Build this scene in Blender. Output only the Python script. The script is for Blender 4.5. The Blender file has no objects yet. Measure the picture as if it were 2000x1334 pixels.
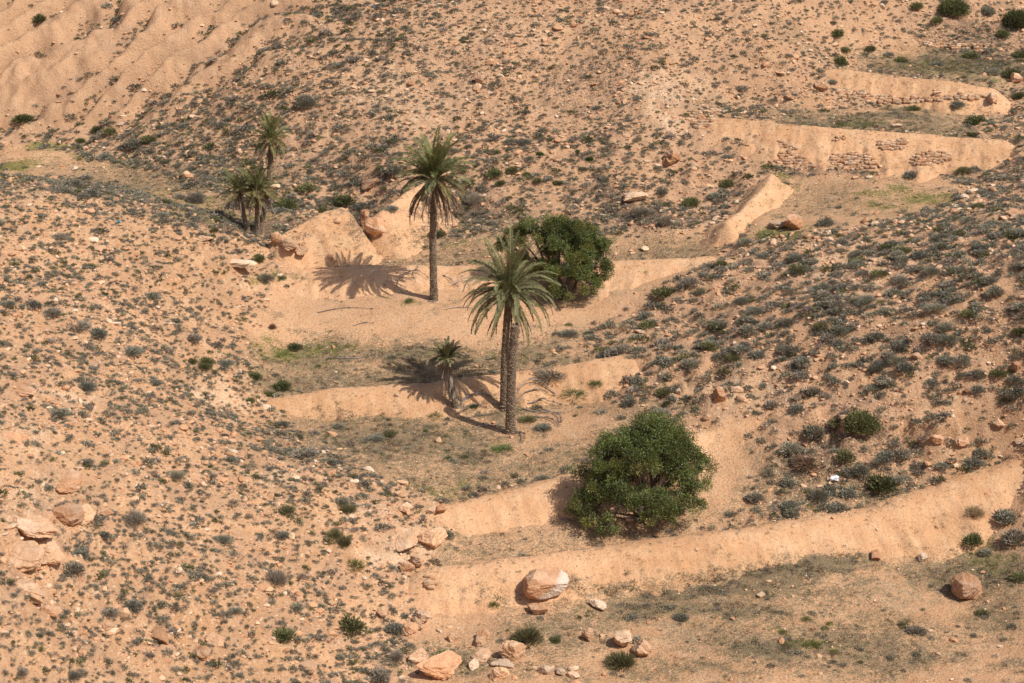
import bpy, math, random
import numpy as np
from mathutils import Vector, Matrix

# ------------------------------------------------------------------ camera, light, exposure
random.seed(7); rng = np.random.default_rng(7)
scene = bpy.context.scene
COL = scene.collection
CAM_Z, PITCH, FPX = 61.0, math.radians(20.0), 4010.0
cd = bpy.data.cameras.new("camera"); cam = bpy.data.objects.new("camera", cd); COL.objects.link(cam)
cam.location = (0, 0, CAM_Z); cam.rotation_euler = (math.radians(90) - PITCH, 0, 0)
cd.sensor_width = 36.0; cd.lens = 36.0 * FPX / 2000.0; cd.clip_start = 0.5; cd.clip_end = 6000
scene.camera = cam
SUN_DIR = Vector((5.6, -3.5, 8.6)).normalized()
EL = math.asin(SUN_DIR.z); AZ = math.atan2(SUN_DIR.x, SUN_DIR.y)
world = bpy.data.worlds.new("World"); scene.world = world; world.use_nodes = True
nt = world.node_tree; bg = nt.nodes["Background"]
sky = nt.nodes.new("ShaderNodeTexSky"); sky.sky_type = 'NISHITA'; sky.sun_disc = False
sky.sun_elevation = EL; sky.sun_rotation = AZ; sky.air_density = 1.0; sky.dust_density = 2.0
nt.links.new(sky.outputs[0], bg.inputs[0]); bg.inputs[1].default_value = 0.10
sl = bpy.data.lights.new("sun", 'SUN'); sl.energy = 4.0; sl.angle = math.radians(0.5); sl.color = (1.0, 0.955, 0.89)
so = bpy.data.objects.new("sun", sl); COL.objects.link(so)
so.rotation_euler = SUN_DIR.to_track_quat('Z', 'Y').to_euler()
scene.view_settings.view_transform = 'Standard'; scene.view_settings.look = 'None'
scene.view_settings.exposure = 0.20; scene.view_settings.gamma = 1.0

# ------------------------------------------------------------------ helpers
CP, SP = math.cos(PITCH), math.sin(PITCH)
def W(u, v, z):
    """the spot at height z that the photograph shows at (u, v): used to survey the valley"""
    dx, a = u - 1000.0, 667.0 - v
    dy, dz = FPX * CP + a * SP, -FPX * SP + a * CP
    t = (z - CAM_Z) / dz
    return (dx * t, dy * t, z)
def proj(x, y, z):
    q = z - CAM_Z
    dep = y * CP - q * SP; up = y * SP + q * CP
    dep = np.maximum(dep, 1.0)
    return 1000 + FPX * x / dep, 667 - FPX * up / dep

_T = np.random.default_rng(3).random((256, 256))
def vnoise(x, y):
    xi = np.floor(x).astype(int); yi = np.floor(y).astype(int)
    fx = x - xi; fy = y - yi
    fx = fx * fx * (3 - 2 * fx); fy = fy * fy * (3 - 2 * fy)
    a = _T[xi & 255, yi & 255]; b = _T[(xi + 1) & 255, yi & 255]
    c = _T[xi & 255, (yi + 1) & 255]; d = _T[(xi + 1) & 255, (yi + 1) & 255]
    return (a * (1 - fx) + b * fx) * (1 - fy) + (c * (1 - fx) + d * fx) * fy
def fbm(x, y, octs=4, gain=0.5):
    s = 0; a = 1; t = 0
    for i in range(octs):
        s = s + a * (vnoise(x * 2 ** i + 17.3 * i, y * 2 ** i + 31.7 * i) - 0.5); t += a; a *= gain
    return s / t * 2
def sstep(a, b, x):
    t = np.clip((x - a) / (b - a), 0, 1); return t * t * (3 - 2 * t)

def mesh_np(name, V, F, mats, smooth=True, mat_idx=None, attrs=None, cols=None):
    """V (n,3); F an (m,k) array or a list of such arrays"""
    me = bpy.data.meshes.new(name)
    Fs = F if isinstance(F, list) else [F]
    Fs = [f for f in Fs if len(f)]
    me.vertices.add(len(V)); me.vertices.foreach_set("co", np.asarray(V, np.float32).ravel())
    nl = sum(f.size for f in Fs); npoly = sum(len(f) for f in Fs)
    me.loops.add(nl); me.polygons.add(npoly)
    me.loops.foreach_set("vertex_index", np.concatenate([f.ravel() for f in Fs]).astype(np.int32))
    tot = np.concatenate([np.full(len(f), f.shape[1]) for f in Fs]); st = np.concatenate([[0], np.cumsum(tot)[:-1]])
    me.polygons.foreach_set("loop_start", st.astype(np.int32))
    me.polygons.foreach_set("use_smooth", np.full(npoly, smooth))
    for m in (mats if isinstance(mats, (list, tuple)) else [mats]): me.materials.append(m)
    if mat_idx is not None: me.polygons.foreach_set("material_index", np.asarray(mat_idx, np.int32))
    for k, a in (attrs or {}).items():
        at = me.attributes.new(k, 'FLOAT', 'POINT'); at.data.foreach_set("value", np.asarray(a, np.float32))
    if cols is not None:
        at = me.attributes.new("col", 'FLOAT_COLOR', 'POINT')
        c = np.ones((len(V), 4), np.float32); c[:, :3] = cols; at.data.foreach_set("color", c.ravel())
    me.update(calc_edges=True)
    return me
def link(name, me, parent=None, loc=None, rotz=None, scale=None):
    o = bpy.data.objects.new(name, me); COL.objects.link(o)
    if parent is not None: o.parent = parent
    if loc is not None: o.location = loc
    if rotz is not None: o.rotation_euler = (0, 0, rotz)
    if scale is not None: o.scale = scale if hasattr(scale, '__len__') else (scale,) * 3
    return o
def tag(o, label=None, cat=None, group=None, kind=None):
    if label: o["label"] = label
    if cat: o["category"] = cat
    if group: o["group"] = group
    if kind: o["kind"] = kind
    return o

# ------------------------------------------------------------------ the lie of the land (surveyed heights)
CTRL = [W(*p) for p in [
 # near terrace floor
 (840,1195,-3.35),(1100,1230,-3.8),(1000,1240,-3.8),(900,1250,-3.8),(1400,1200,-3.8),(1700,1150,-3.4),(1000,1174,-3.3),(1300,1136,-3.35),(1500,1096,-2.95),(1700,1072,-2.7),(1900,1150,-3.6),(1000,1334,-4.2),(1500,1334,-4.3),(2000,1334,-4),
 (1300,1160,-3.6),(900,1170,-3.25),(1600,1120,-3.1),(1850,1030,-2.4),(1990,975,-.6),(2010,1100,-2.4),(1100,1172,-3.35),
 (1000,1700,-5),(1500,1700,-5),(2300,1500,-3),(2400,1200,0),(500,1700,-1),(0,1700,6),(-400,1700,12),
 # second floor, behind the nearest dam
 (1000,1065,-2.2),(1250,1040,-2.1),(1400,950,-1.1),(1450,880,.2),(1100,1040,-2.1),(950,1080,-2.2),(1000,1015,-1.65),(900,1035,-1.9),(1130,975,-1.2),(1480,1000,-1.6),(1600,980,-1),
 (1800,945,-.1),(1700,960,-.6),(1420,1000,-1.8),(1480,930,-.6),
 # palm floor
 (900,945,-.6),(997,845,0),(800,880,.1),(650,850,.4),(1100,870,.2),(1200,800,.9),(880,800,.4),(700,815,.5),(1300,850,.8),(1130,905,-.15),
 (870,972,-1.0),(600,805,.7),(1000,790,.5),
 # third floor
 (600,725,1.6),(700,715,1.7),(850,720,1.75),(560,690,2.1),(1000,700,2.2),(600,620,3.3),(800,620,3.4),(1000,640,3.1),(1150,600,3.7),
 (848,585,4.1),(700,580,3.9),(1200,555,4.6),(1050,590,4.0),(600,560,4.1),(800,550,4.3),(1000,548,4.4),(1250,540,4.75),(1330,520,5.5),
 (620,540,4.35),(950,690,2.2),
 # fourth floor
 (700,500,4.95),(850,490,5.05),(1250,490,5.5),(950,470,6.0),(1300,470,6.3),(1400,470,6.7),(1350,490,5.95),(750,465,5.7),(640,512,5.1),
 (900,440,6.3),(1100,455,6.3),
 # far basin with the palm clump
 (500,455,6.8),(430,430,7),(300,370,7.3),(150,310,7.8),(0,320,8),(100,290,8.2),(0,275,8.6),(600,440,7.3),(560,425,7.4),(690,398,7.0),(702,440,5.9),(703,465,5.5),(690,490,5.1),(660,515,5.0),
 # foot of the far hill and the far hill
 (0,255,9),(150,272,8.7),(300,330,7.9),(450,390,7.6),(580,415,7.9),(760,400,7.4),(950,420,6.8),(1150,430,6.8),(1290,440,7.0),
 (950,340,9.3),(1200,340,9.5),(750,330,9.8),(800,300,10.7),(950,200,14),(1200,200,14),(950,100,17.6),(1200,100,17.6),(950,0,21.4),(1300,0,21.2),
 (0,150,13),(0,0,18.5),(300,200,12),(300,100,16),(300,0,20),(600,200,13.6),(600,300,10),(600,100,17.3),(600,0,21),(150,180,12.3),
 (1300,200,14.1),(1300,100,17.6),(1500,200,14.2),(1500,100,17.2),(1500,0,20.9),(1300,300,10.9),(1420,290,11.1),(1410,262,11.9),
 (1350,430,7),(1330,380,8.1),(1380,350,9),
 # upper right terraces
 (1600,400,8.6),(1800,400,9.1),(1700,365,9.6),(1530,360,9.2),(1850,345,10),(1950,330,10.8),(2000,300,11.9),(1470,430,8.3),(1700,430,8.9),
 (1500,325,10.0),(1600,330,9.9),(1800,342,9.7),(1600,220,12.5),(1750,235,12.4),(1900,250,12.2),(2000,230,12.6),(1450,215,12.5),
 (1700,207,12.6),(1900,210,12.5),(1600,200,12.9),(1750,120,14.5),(1900,130,14.3),(1850,100,14.7),(1650,115,14.9),(1700,72,15.9),
 (1850,92,14.9),(2000,108,14.8),(1850,0,18.8),(2000,0,18.5),(2000,70,16.0),(1650,60,17.2),(1650,0,20),(1850,60,16.2),(2000,160,13.9),
 (1500,226,12.4),(1600,236,12.35),(1700,246,12.3),(1800,252,12.2),(1650,134,14.7),(1800,142,14.5),(1900,152,14.3),
 # near left hill
 (0,350,14.5),(150,370,13),(300,400,11),(430,430,9),(500,470,7.1),(570,492,6.2),(615,518,5.4),
 (0,500,13),(0,650,12),(0,800,11.5),(0,1000,11),(0,1200,9.5),(0,1334,8.5),(540,540,5.0),(500,570,4.6),(470,620,4.1),(480,680,3.2),(500,740,2.3),
 (480,800,1.8),(600,850,.8),(700,900,.5),(780,950,.3),(840,1010,-.9),(250,500,10.2),(250,650,8.2),(250,800,7.2),(250,1000,6.5),(250,1200,4.8),
 (250,1334,3.5),(500,900,3.2),(500,1000,2.8),(500,1200,.8),(500,1334,0),(700,1050,0),(780,1090,-1.7),(700,1200,-2.3),(700,1334,-3),(400,500,8.2),
 # near right hill
 (1060,695,2.5),(1150,640,3.3),(1250,575,4.5),(1300,535,5.4),(1240,730,2.1),(1200,765,1.0),(1120,770,.6),(1300,800,1.4),(1380,815,1.7),(1480,825,1.6),
 (1490,890,.2),(1600,850,1.6),(1600,750,4),(1600,650,6.2),(1600,550,7.8),(1600,460,8.8),(1400,700,4),(1400,600,5.4),(1400,520,6.5),
 (1500,490,7.6),(1800,880,1.5),(1800,800,4),(1800,650,7.7),(1800,500,10.2),(1800,430,10.3),(2000,800,4.3),(2000,700,7.2),(2000,650,8.6),
 (2000,500,11.5),(2000,400,12.3),(2000,890,.9),
 # beyond the frame
 (2300,700,11),(2300,500,15),(2300,900,3.5),(2300,1080,-.5),(2400,400,17),(2400,200,17.5),(2400,0,24),(-300,400,18),(-300,700,17),
 (-300,1000,16),(-300,1300,14),(-300,250,9.5),(-300,0,17)]]
CTRL += [(-45,184,9.2),(-37,186,8.4),(-30,184,7.7),(-58,184,9.5),(-60,172,17),
         (-80,240,26),(-40,240,27),(0,240,31),(40,240,31),(80,240,32),(-80,270,38),(0,270,40),(80,270,40),
         (-40,70,14),(0,80,4),(40,80,6),(80,100,14),(80,150,20),(80,200,24),(-80,100,26),(-80,150,24),(-80,200,12),
         (0,40,24),(-60,40,30),(60,40,28)]
P = np.array(CTRL); C2 = 2.2 ** 2
_D = np.sqrt(((P[:, None, :2] - P[None, :, :2]) ** 2).sum(-1) + C2)
_A = np.zeros((len(P) + 1, len(P) + 1)); _A[:-1, :-1] = _D + np.eye(len(P)) * (-0.25); _A[:-1, -1] = _A[-1, :-1] = 1
_w = np.linalg.solve(_A, np.append(P[:, 2], 0))
def base_raw(x, y):
    x = np.asarray(x, float); y = np.asarray(y, float); sh = x.shape; x = x.ravel(); y = y.ravel()
    out = np.empty(len(x))
    for i in range(0, len(x), 20000):
        xs, ys = x[i:i + 20000, None], y[i:i + 20000, None]
        out[i:i + 20000] = np.sqrt((xs - P[:, 0]) ** 2 + (ys - P[:, 1]) ** 2 + C2) @ _w[:-1] + _w[-1]
    return out.reshape(sh)

def inpoly(u, v, poly):
    ins = np.zeros(np.shape(u), bool); n = len(poly); j = n - 1
    for i in range(n):
        xi, yi = poly[i]; xj, yj = poly[j]
        c = ((yi > v) != (yj > v)) & (u < (xj - xi) * (v - yi) / ((yj - yi) or 1e-9) + xi)
        ins ^= c; j = i
    return ins
FLOORS = [  # level terrace floors and sand, in survey coordinates
 [(540,800),(850,780),(1120,760),(1290,790),(1180,900),(860,985),(760,940),(560,830)],
 [(850,1120),(870,1000),(1130,930),(1350,850),(1470,815),(1480,990),(1420,1010),(1300,1060),(1000,1100)],
 [(500,780),(470,640),(560,560),(600,520),(1400,505),(1260,570),(1140,650),(1060,690),(1230,700),(800,765)],
 [(780,1334),(830,1150),(1250,1110),(1700,1040),(1980,920),(2060,1000),(2300,1100),(2300,1600),(780,1700)],
 [(620,515),(700,470),(900,455),(1350,455),(1430,460),(1400,505)],
 [(1440,465),(1520,345),(1650,340),(1850,345),(1900,370),(1840,410),(1600,450)],
 [(0,270),(130,290),(400,370),(560,420),(520,465),(420,420),(150,350),(0,345)],
 [(1500,225),(1600,210),(1900,215),(1900,268),(1600,245)],[(1700,135),(1720,90),(1960,110),(1960,160)],
]
def hillness(u, v):
    m = np.ones(np.shape(u))
    for p in FLOORS: m = np.where(inpoly(u, v, p), 0.0, m)
    return m
GD = np.array([0.85, 0.53])            # run of the gullies on the far left hillside
# one smooth hillness grid in plan, so the edges of the floors are soft
HX0, HY0, HS = -90.0, 60.0, 0.5
_gx, _gy = np.meshgrid(HX0 + HS * np.arange(361), HY0 + HS * np.arange(401), indexing='ij')
_gz = base_raw(_gx, _gy)
_gu, _gv = proj(_gx, _gy, _gz)
_H = hillness(_gu, _gv)
for _ in range(3):
    _H = (_H + np.roll(_H, 1, 0) + np.roll(_H, -1, 0) + np.roll(_H, 1, 1) + np.roll(_H, -1, 1)) / 5
def grid_at(G, x, y, x0=HX0, y0=HY0, s=HS):
    fx = np.clip((x - x0) / s, 0, G.shape[0] - 1.001); fy = np.clip((y - y0) / s, 0, G.shape[1] - 1.001)
    i = fx.astype(int); j = fy.astype(int); fx = fx - i; fy = fy - j
    return (G[i, j] * (1 - fx) + G[i + 1, j] * fx) * (1 - fy) + (G[i, j + 1] * (1 - fx) + G[i + 1, j + 1] * fx) * fy
def gully(x, y, u, v):
    w = (x * GD[1] - y * GD[0]) / 4.2 + 1.0 * fbm(x / 9, y / 9, 3) + .14 * fbm(x / 2.2, y / 2.2, 2)
    r = np.abs(w - np.floor(w) - 0.5) * 2           # 0 on a spur, 1 in a gully
    m = sstep(760, 420, u) * sstep(300, 240, v + 0.16 * (u - 300)) * sstep(212, 200, 412 - y)
    return r, m
def relief(x, y, base):
    """ledges, rills, gullies and clods on top of the surveyed shape"""
    u, v = proj(x, y, base)
    h = grid_at(_H, x, y)
    r, gm = gully(x, y, u, v)
    z = -2.2 * gm * (r ** 1.6 - .35) * (.65 + .9 * vnoise(x / 6 + 3, y / 6)) + .45 * gm * fbm(x / 1.4, y / 1.4, 3) + .12 * gm * fbm(x * 1.6, y * 1.6, 2)
    far = sstep(180, 190, y)
    z += h * (1 - .7 * gm) * (0.55 * fbm(x / 5, y / 5, 3) + 0.24 * fbm(x / 1.3, y / 1.3, 3) + 0.17 * fbm(x * 1.7, y * 1.7, 2))
    # rock ledges following the contour
    led = (base + 1.1 * fbm(x / 11, y / 11, 2)) / 1.5
    z += h * (1 - gm) * 0.22 * (sstep(.55, .8, led - np.floor(led)) - .5) * sstep(-.1, .35, fbm(x / 6 + 9, y / 6, 2))
    z += (1 - h) * (0.10 * fbm(x / 3.5, y / 3.5, 3) + 0.03 * fbm(x * 1.4, y * 1.4, 2))
    rough = np.exp(-(((u - 1390) / 60) ** 2 + ((v - 760) / 50) ** 2)) + np.exp(-(((u - 1870) / 130) ** 2 + ((v - 850) / 38) ** 2)) + .7 * np.exp(-(((u - 1600) / 110) ** 2 + ((v - 850) / 40) ** 2)) \
        + .7 * np.exp(-(((u - 730) / 50) ** 2 + ((v - 365) / 22) ** 2))+ .6 * np.exp(-(((u - 1380) / 50) ** 2 + ((v - 350) / 25) ** 2)) \
        + .7 * np.exp(-(((u - 70) / 110) ** 2 + ((v - 1020) / 110) ** 2))
    z += 1.3 * rough * (1.0 * sstep(.42, .60, vnoise(x / 2.1 + 7, y / 1.7) + .25 * fbm(x * .9, y * .9, 3)) + .45 * sstep(.42, .64, vnoise(x / .9, y / .8 + 5)) - .5)
    return z
def base_h(x, y):
    b = base_raw(x, y)
    # outside the surveyed valley the hills settle into a rolling plateau
    dx = np.maximum(np.abs(x) - 85, 0); dy = np.maximum(np.maximum(y - 275, 35 - y), 0)
    o = sstep(0, 60, np.hypot(dx, dy))
    hills = 45 + 14 * fbm(x / 120, y / 120, 4)
    hills = np.where(np.hypot(x, y) < 70, np.minimum(hills, 52), hills)
    b = b * (1 - o) + hills * o
    z = b + relief(x, y, b)
    near = np.hypot(x, y - 0)
    return z

# ------------------------------------------------------------------ earth dams: a crest line in plan and a rounded section
DAMS = {
 'near':   dict(c=[(838,1118,-1.9),(1000,1100,-1.8),(1300,1060,-1.7),(1500,1033,-1.6),(1700,997,-1.1),(1850,945,-.1),(1985,905,.9)], hw=.55, sl=.62, bk=.55),
 'middle': dict(c=[(866,992,-.75),(1000,963,-.5),(1130,930,-.05),(1250,893,.4),(1350,855,.8),(1420,832,1.2),(1475,818,1.65)], hw=.4, sl=.6, bk=.5),
 'palm':   dict(c=[(536,781,1.6),(650,765,1.7),(830,752,1.8),(1000,733,1.95),(1120,716,2.35),(1228,697,2.85)], hw=.45, sl=.6, bk=.6),
 'sand':   dict(c=[(598,526,5.1),(800,523,5.3),(1000,522,5.4),(1200,514,5.7),(1395,506,6.25)], hw=.5, sl=.45, bk=.6),
 'breach_mound': dict(c=[(550,470,7.2),(600,441,7.95),(640,424,8.35),(668,416,8.45)], hw=.5, sl=1.15, bk=.9, end=1.5, k=.75, up=.75, wob=.4),
 'breach_wall':  dict(c=[(742,422,7.9),(765,402,8.25),(800,378,8.7),(830,362,9.2)], hw=.4, sl=.95, bk=1.0, end=1.5, k=.5, up=.4, wob=.4),
 'spur':   dict(c=[(1418,432,8.6),(1452,407,9.0),(1484,376,9.65),(1502,352,10.2),(1508,338,10.5)], hw=.2, sl=.95, bk=.85, up=0, wob=.5, end=1.5),
 'upper':  dict(c=[(1402,232,12.95),(1500,240,12.85),(1600,250,12.7),(1800,265,12.5),(1960,277,12.3)], hw=.35, sl=.62, bk=.7),
 'top':    dict(c=[(1562,132,15.1),(1650,140,14.9),(1750,150,14.7),(1850,161,14.6),(1932,175,14.15)], hw=.4, sl=.66, bk=.7),
}
for d in DAMS.values(): d['p'] = np.array([W(*q) for q in d['c']])
def dam_z(d, x, y):
    p = d['p']; best = np.full(np.shape(x), 1e9); cz = np.zeros(np.shape(x)); side = np.zeros(np.shape(x)); al = np.zeros(np.shape(x)); L = 0
    for i in range(len(p) - 1):
        a, b = p[i], p[i + 1]; ex, ey = b[0] - a[0], b[1] - a[1]; l2 = ex * ex + ey * ey
        t_ = ((x - a[0]) * ex + (y - a[1]) * ey) / l2; t = np.clip(t_, 0, 1)
        over = ((t_ < 0) & (i == 0)) | ((t_ > 1) & (i == len(p) - 2))
        le = math.sqrt(l2); perp = ((x - a[0]) * ey - (y - a[1]) * ex) / le; ov = (t_ - t) * le * np.where(over, d.get('end', 1), 1)
        dd = np.hypot(perp, ov)
        s = (x - a[0]) * ey - (y - a[1]) * ex            # > 0 downstream (towards the camera side)
        m = dd < best
        best = np.where(m, dd, best); cz = np.where(m, a[2] + t * (b[2] - a[2]), cz); side = np.where(m, s, side)
        al = np.where(m, L + t * math.sqrt(l2), al); L += math.sqrt(l2)
    wob = d.get('wob', .22) * fbm(x / 2.2 + 5, y / 2.2, 3)
    dd = np.maximum(best + wob * np.minimum(best, 1.5), 0); sl = np.where(side > 0, d['sl'], d['bk'])
    sl = sl * (1 + .20 * fbm(al / 1.7 + 40, dd / 3, 3)); e = dd - d['hw']; k = d.get('k', .22)
    drop = sl * k * np.logaddexp(0, e / k)
    # erosion runnels down the face
    run = 0.12 * np.clip(e, 0, 2) * fbm(al / .9, e / 4 + 3, 3)
    cz = cz + d.get('up', .15)
    return cz - drop + run + 0.05 * fbm(x * 1.3, y * 1.3, 2) + .035 * fbm(x * 3.1, y * 3.1, 2) + .10 * fbm(al / 2.5, al * 0, 2)
def total_h(x, y):
    z = base_h(x, y)
    for d in DAMS.values():
        p = d['p']; m = (x > p[:, 0].min() - 6) & (x < p[:, 0].max() + 6) & (y > p[:, 1].min() - 6) & (y < p[:, 1].max() + 6)
        if m.any(): z[m] = np.maximum(z[m], dam_z(d, x[m], y[m]))
    return z

# plan grid of the finished surface, used to set things down on it
GX0, GY0, GS = -62.0, 84.0, 0.2
_x, _y = np.meshgrid(GX0 + GS * np.arange(621), GY0 + GS * np.arange(851), indexing='ij')
HG = total_h(_x, _y)
def hz(x, y): return grid_at(HG, np.asarray(x, float), np.asarray(y, float), GX0, GY0, GS)
def hit(u, v):
    """where the line of sight through (u, v) meets the ground"""
    u = np.atleast_1d(np.asarray(u, float)); v = np.atleast_1d(np.asarray(v, float))
    ys = np.arange(88, 250, .12)
    a = 667 - v; dy = FPX * CP + a * SP; dz = -FPX * SP + a * CP; dx = u - 1000
    t = ys[None, :] / dy[:, None]
    X = dx[:, None] * t; Z = CAM_Z + dz[:, None] * t; Y = np.broadcast_to(ys, X.shape)
    below = Z <= hz(X, Y)
    k = np.argmax(below, 1); r = np.arange(len(u))
    return np.stack([X[r, k], Y[r, k], hz(X[r, k], Y[r, k])], 1)
def ppm(p):
    """pixels of the 2000 px photograph per metre at p"""
    return FPX / (p[1] * CP - (p[2] - CAM_Z) * SP)

# ------------------------------------------------------------------ zones of ground cover and painted tone, as ellipses (u, v, ru, rv, strength)
Z_GREEN = [(15,330,70,14,1),(100,293,50,9,.9),(140,306,40,7,.7),(60,325,30,8,.8),(210,315,60,9,.35),(480,420,70,12,.7),(400,400,60,14,.4),(330,375,80,18,.35),
 (560,690,60,18,.9),(620,695,50,12,.7),(530,660,30,14,.5),(700,690,40,10,.5),(900,470,25,8,.5),(690,508,35,9,.6),(870,475,30,7,.5),
 (1520,352,28,10,1),(1720,378,50,12,.7),(1810,390,55,16,.9),(1720,412,38,9,.9),(1510,455,60,11,1),(1500,460,90,16,.5),(1620,330,30,6,.3),
 (1650,245,110,7,.5),(1480,400,25,14,.5),(980,865,25,8,.6),(1130,765,30,14,.4),(530,545,36,9,.7),(1000,700,80,9,.3),
 (1880,1055,60,26,.5),(1930,1090,60,28,.4),(1850,130,130,20,.3),(1580,1255,60,18,.35),(1520,1220,40,12,.2),(1140,1190,30,8,.3),(1960,160,40,14,.5),
 (960,1175,20,10,.4),(860,960,70,18,.35),(780,590,30,9,.4)]
Z_OLIVE = [(620,700,150,40,.7),(840,705,120,26,.9),(760,700,60,20,.6),(930,710,60,16,.7),(760,860,190,60,.75),(900,880,120,50,.7),(650,820,90,20,.6),
 (980,800,120,35,.7),(1080,800,60,20,.5),(880,950,90,24,.55),(1300,1150,300,22,1),(1450,1125,180,24,1),(1600,1100,130,28,1),(1350,1190,250,25,.8),
 (1100,1230,130,50,.5),(960,1160,90,24,.7),(1650,1150,160,40,.35),(1900,1120,130,60,.8),(1450,1240,160,40,.45),(1650,1260,220,60,.6),(1500,1270,90,30,.9),(1780,1290,120,24,.7),(1950,1200,90,60,.5),
 (1350,1310,180,30,.4),(1050,440,160,22,.5),(820,465,130,20,.5),(960,465,80,12,.4),(330,350,280,50,.5),(450,405,120,25,.5),(1650,390,190,45,.35),
 (1750,235,200,22,.5),(1850,125,170,30,1),(1720,225,170,16,.9),(1620,240,100,8,1),(1550,940,90,70,.5),(1680,950,100,45,.5),(1280,800,120,25,.4),(900,1150,60,16,.5),(930,1060,120,26,.35),
 (580,540,50,10,.4),(900,1290,110,40,.5),(1200,480,120,14,.25),(430,420,120,16,.5),(1150,430,60,20,.3),(1700,320,160,20,.2),(1050,560,200,25,.2)]
Z_DARK = [(598,463,52,11,.5),(1700,335,130,7,.4),(1550,340,60,12,.3),(700,440,26,30,.9),(640,405,60,14,.6),(540,440,60,14,.6),(1330,430,60,16,.5),(1650,243,120,5,.5),(1400,700,30,60,.35),(900,420,95,26,1),(880,385,40,16,.8),(830,455,60,12,.5),(940,380,40,18,.6),(1235,420,75,24,1),(1195,385,36,34,.8),(1285,405,50,20,.8),(735,360,40,12,.8),(455,437,50,12,.9),  # dark soil and dry brush, with gully shade painted into the colour
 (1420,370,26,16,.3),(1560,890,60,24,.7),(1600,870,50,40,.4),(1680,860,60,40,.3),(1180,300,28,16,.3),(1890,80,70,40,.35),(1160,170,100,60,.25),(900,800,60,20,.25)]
Z_PALE = [(1290,190,30,60,.6),(1340,250,40,25,.6),(1340,180,60,40,.3),(480,555,60,16,.5),(800,1060,70,40,.7),(740,1090,60,25,.7),(430,770,50,30,.7),(130,770,70,20,.5),
 (30,850,60,50,.4),(60,980,80,60,.35),(540,930,60,26,.5),(700,1000,50,30,.4),(1500,750,60,50,.4),(1420,760,50,60,.5),(1650,530,160,60,.3),(900,540,300,20,.2),
 (820,210,120,60,.3),(760,180,100,50,.3),(1000,60,200,50,.2),(1560,470,60,16,.5),(1190,560,90,30,.25),(1750,1150,70,40,.4),(1350,1230,80,20,.3),(1700,560,120,40,.2)]
Z_SMOOTH = [(700,140,0,0,0),(1100,300,40,14,.5),(750,560,260,60,.6),(850,640,260,40,.6),(1200,570,120,40,.7),(1400,900,90,80,1),(1120,1040,180,50,.7),(1450,340,70,30,.4)]
def zone(u, v, L):
    m = np.zeros(np.shape(u))
    for (a, b, ra, rb, s) in L:
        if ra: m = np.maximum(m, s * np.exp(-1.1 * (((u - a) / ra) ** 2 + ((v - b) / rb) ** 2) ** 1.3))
    return m
WET = dict(near=.3, middle=.55, palm=.6, sand=.45, upper=.9, top=.95)
def zones(x, y, z):
    u, v = proj(x, y, z)
    wu = 60 * fbm(x / 3, y / 3, 4); wv = 26 * fbm(x / 3 + 50, y / 3, 4)
    u2, v2 = u + wu, v + wv
    h = grid_at(_H, x, y)
    wet = np.zeros(np.shape(x))
    for kk, am in WET.items():
        p = DAMS[kk]['p']; m = (x > p[:, 0].min() - 3) & (x < p[:, 0].max() + 3) & (y > p[:, 1].min() - 2) & (y < p[:, 1].max() + 12)
        if not m.any(): continue
        xs, ys = x[m], y[m]; ln = np.interp(xs, p[np.argsort(p[:, 0]), 0], np.sort(p[:, 1]) if kk in ('near', 'middle', 'palm') else p[np.argsort(p[:, 0]), 1])
        dd = ys - ln + 1.2 * fbm(xs / 3, ys / 3, 2); e = am * sstep(.2, 1.0, dd) * sstep(8, 3, dd); t = wet[m]; wet[m] = np.maximum(t, e * (1 - .8 * h[m]))
    r, gm = gully(x, y, u, v)
    smooth = np.maximum(zone(u2, v2, Z_SMOOTH), gm * sstep(.75, .35, r))
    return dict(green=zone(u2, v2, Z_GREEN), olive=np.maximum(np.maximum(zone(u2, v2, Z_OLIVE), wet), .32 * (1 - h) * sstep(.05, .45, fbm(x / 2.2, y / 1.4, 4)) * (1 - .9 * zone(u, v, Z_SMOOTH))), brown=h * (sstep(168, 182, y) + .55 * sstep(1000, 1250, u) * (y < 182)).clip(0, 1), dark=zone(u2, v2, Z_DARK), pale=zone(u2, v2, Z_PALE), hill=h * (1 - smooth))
# ------------------------------------------------------------------ materials
def new_mat(name):
    m = bpy.data.materials.new(name); m.use_nodes = True; n = m.node_tree; b = n.nodes["Principled BSDF"]
    b.inputs["Roughness"].default_value = .9; b.inputs["Specular IOR Level"].default_value = .15
    return m, n, b
def N(n, t, **k):
    q = n.nodes.new(t)
    for a, v in k.items():
        if a in q.inputs.keys() if hasattr(q.inputs, 'keys') else False: q.inputs[a].default_value = v
        else: setattr(q, a, v)
    return q
def noise(n, vec, scale, detail=4, rough=.55, dist=0):
    q = n.nodes.new("ShaderNodeTexNoise"); q.inputs["Scale"].default_value = scale; q.inputs["Detail"].default_value = detail
    q.inputs["Roughness"].default_value = rough; q.inputs["Distortion"].default_value = dist; n.links.new(vec, q.inputs["Vector"]); return q.outputs["Fac"]
def ramp(n, fac, stops):
    q = n.nodes.new("ShaderNodeValToRGB"); e = q.color_ramp.elements
    while len(e) < len(stops): e.new(.5)
    for s, (p, c) in zip(e, stops): s.position = p; s.color = (c, c, c, 1) if not hasattr(c, '__len__') else (*c, 1)
    n.links.new(fac, q.inputs[0]); return q.outputs[0]
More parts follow.
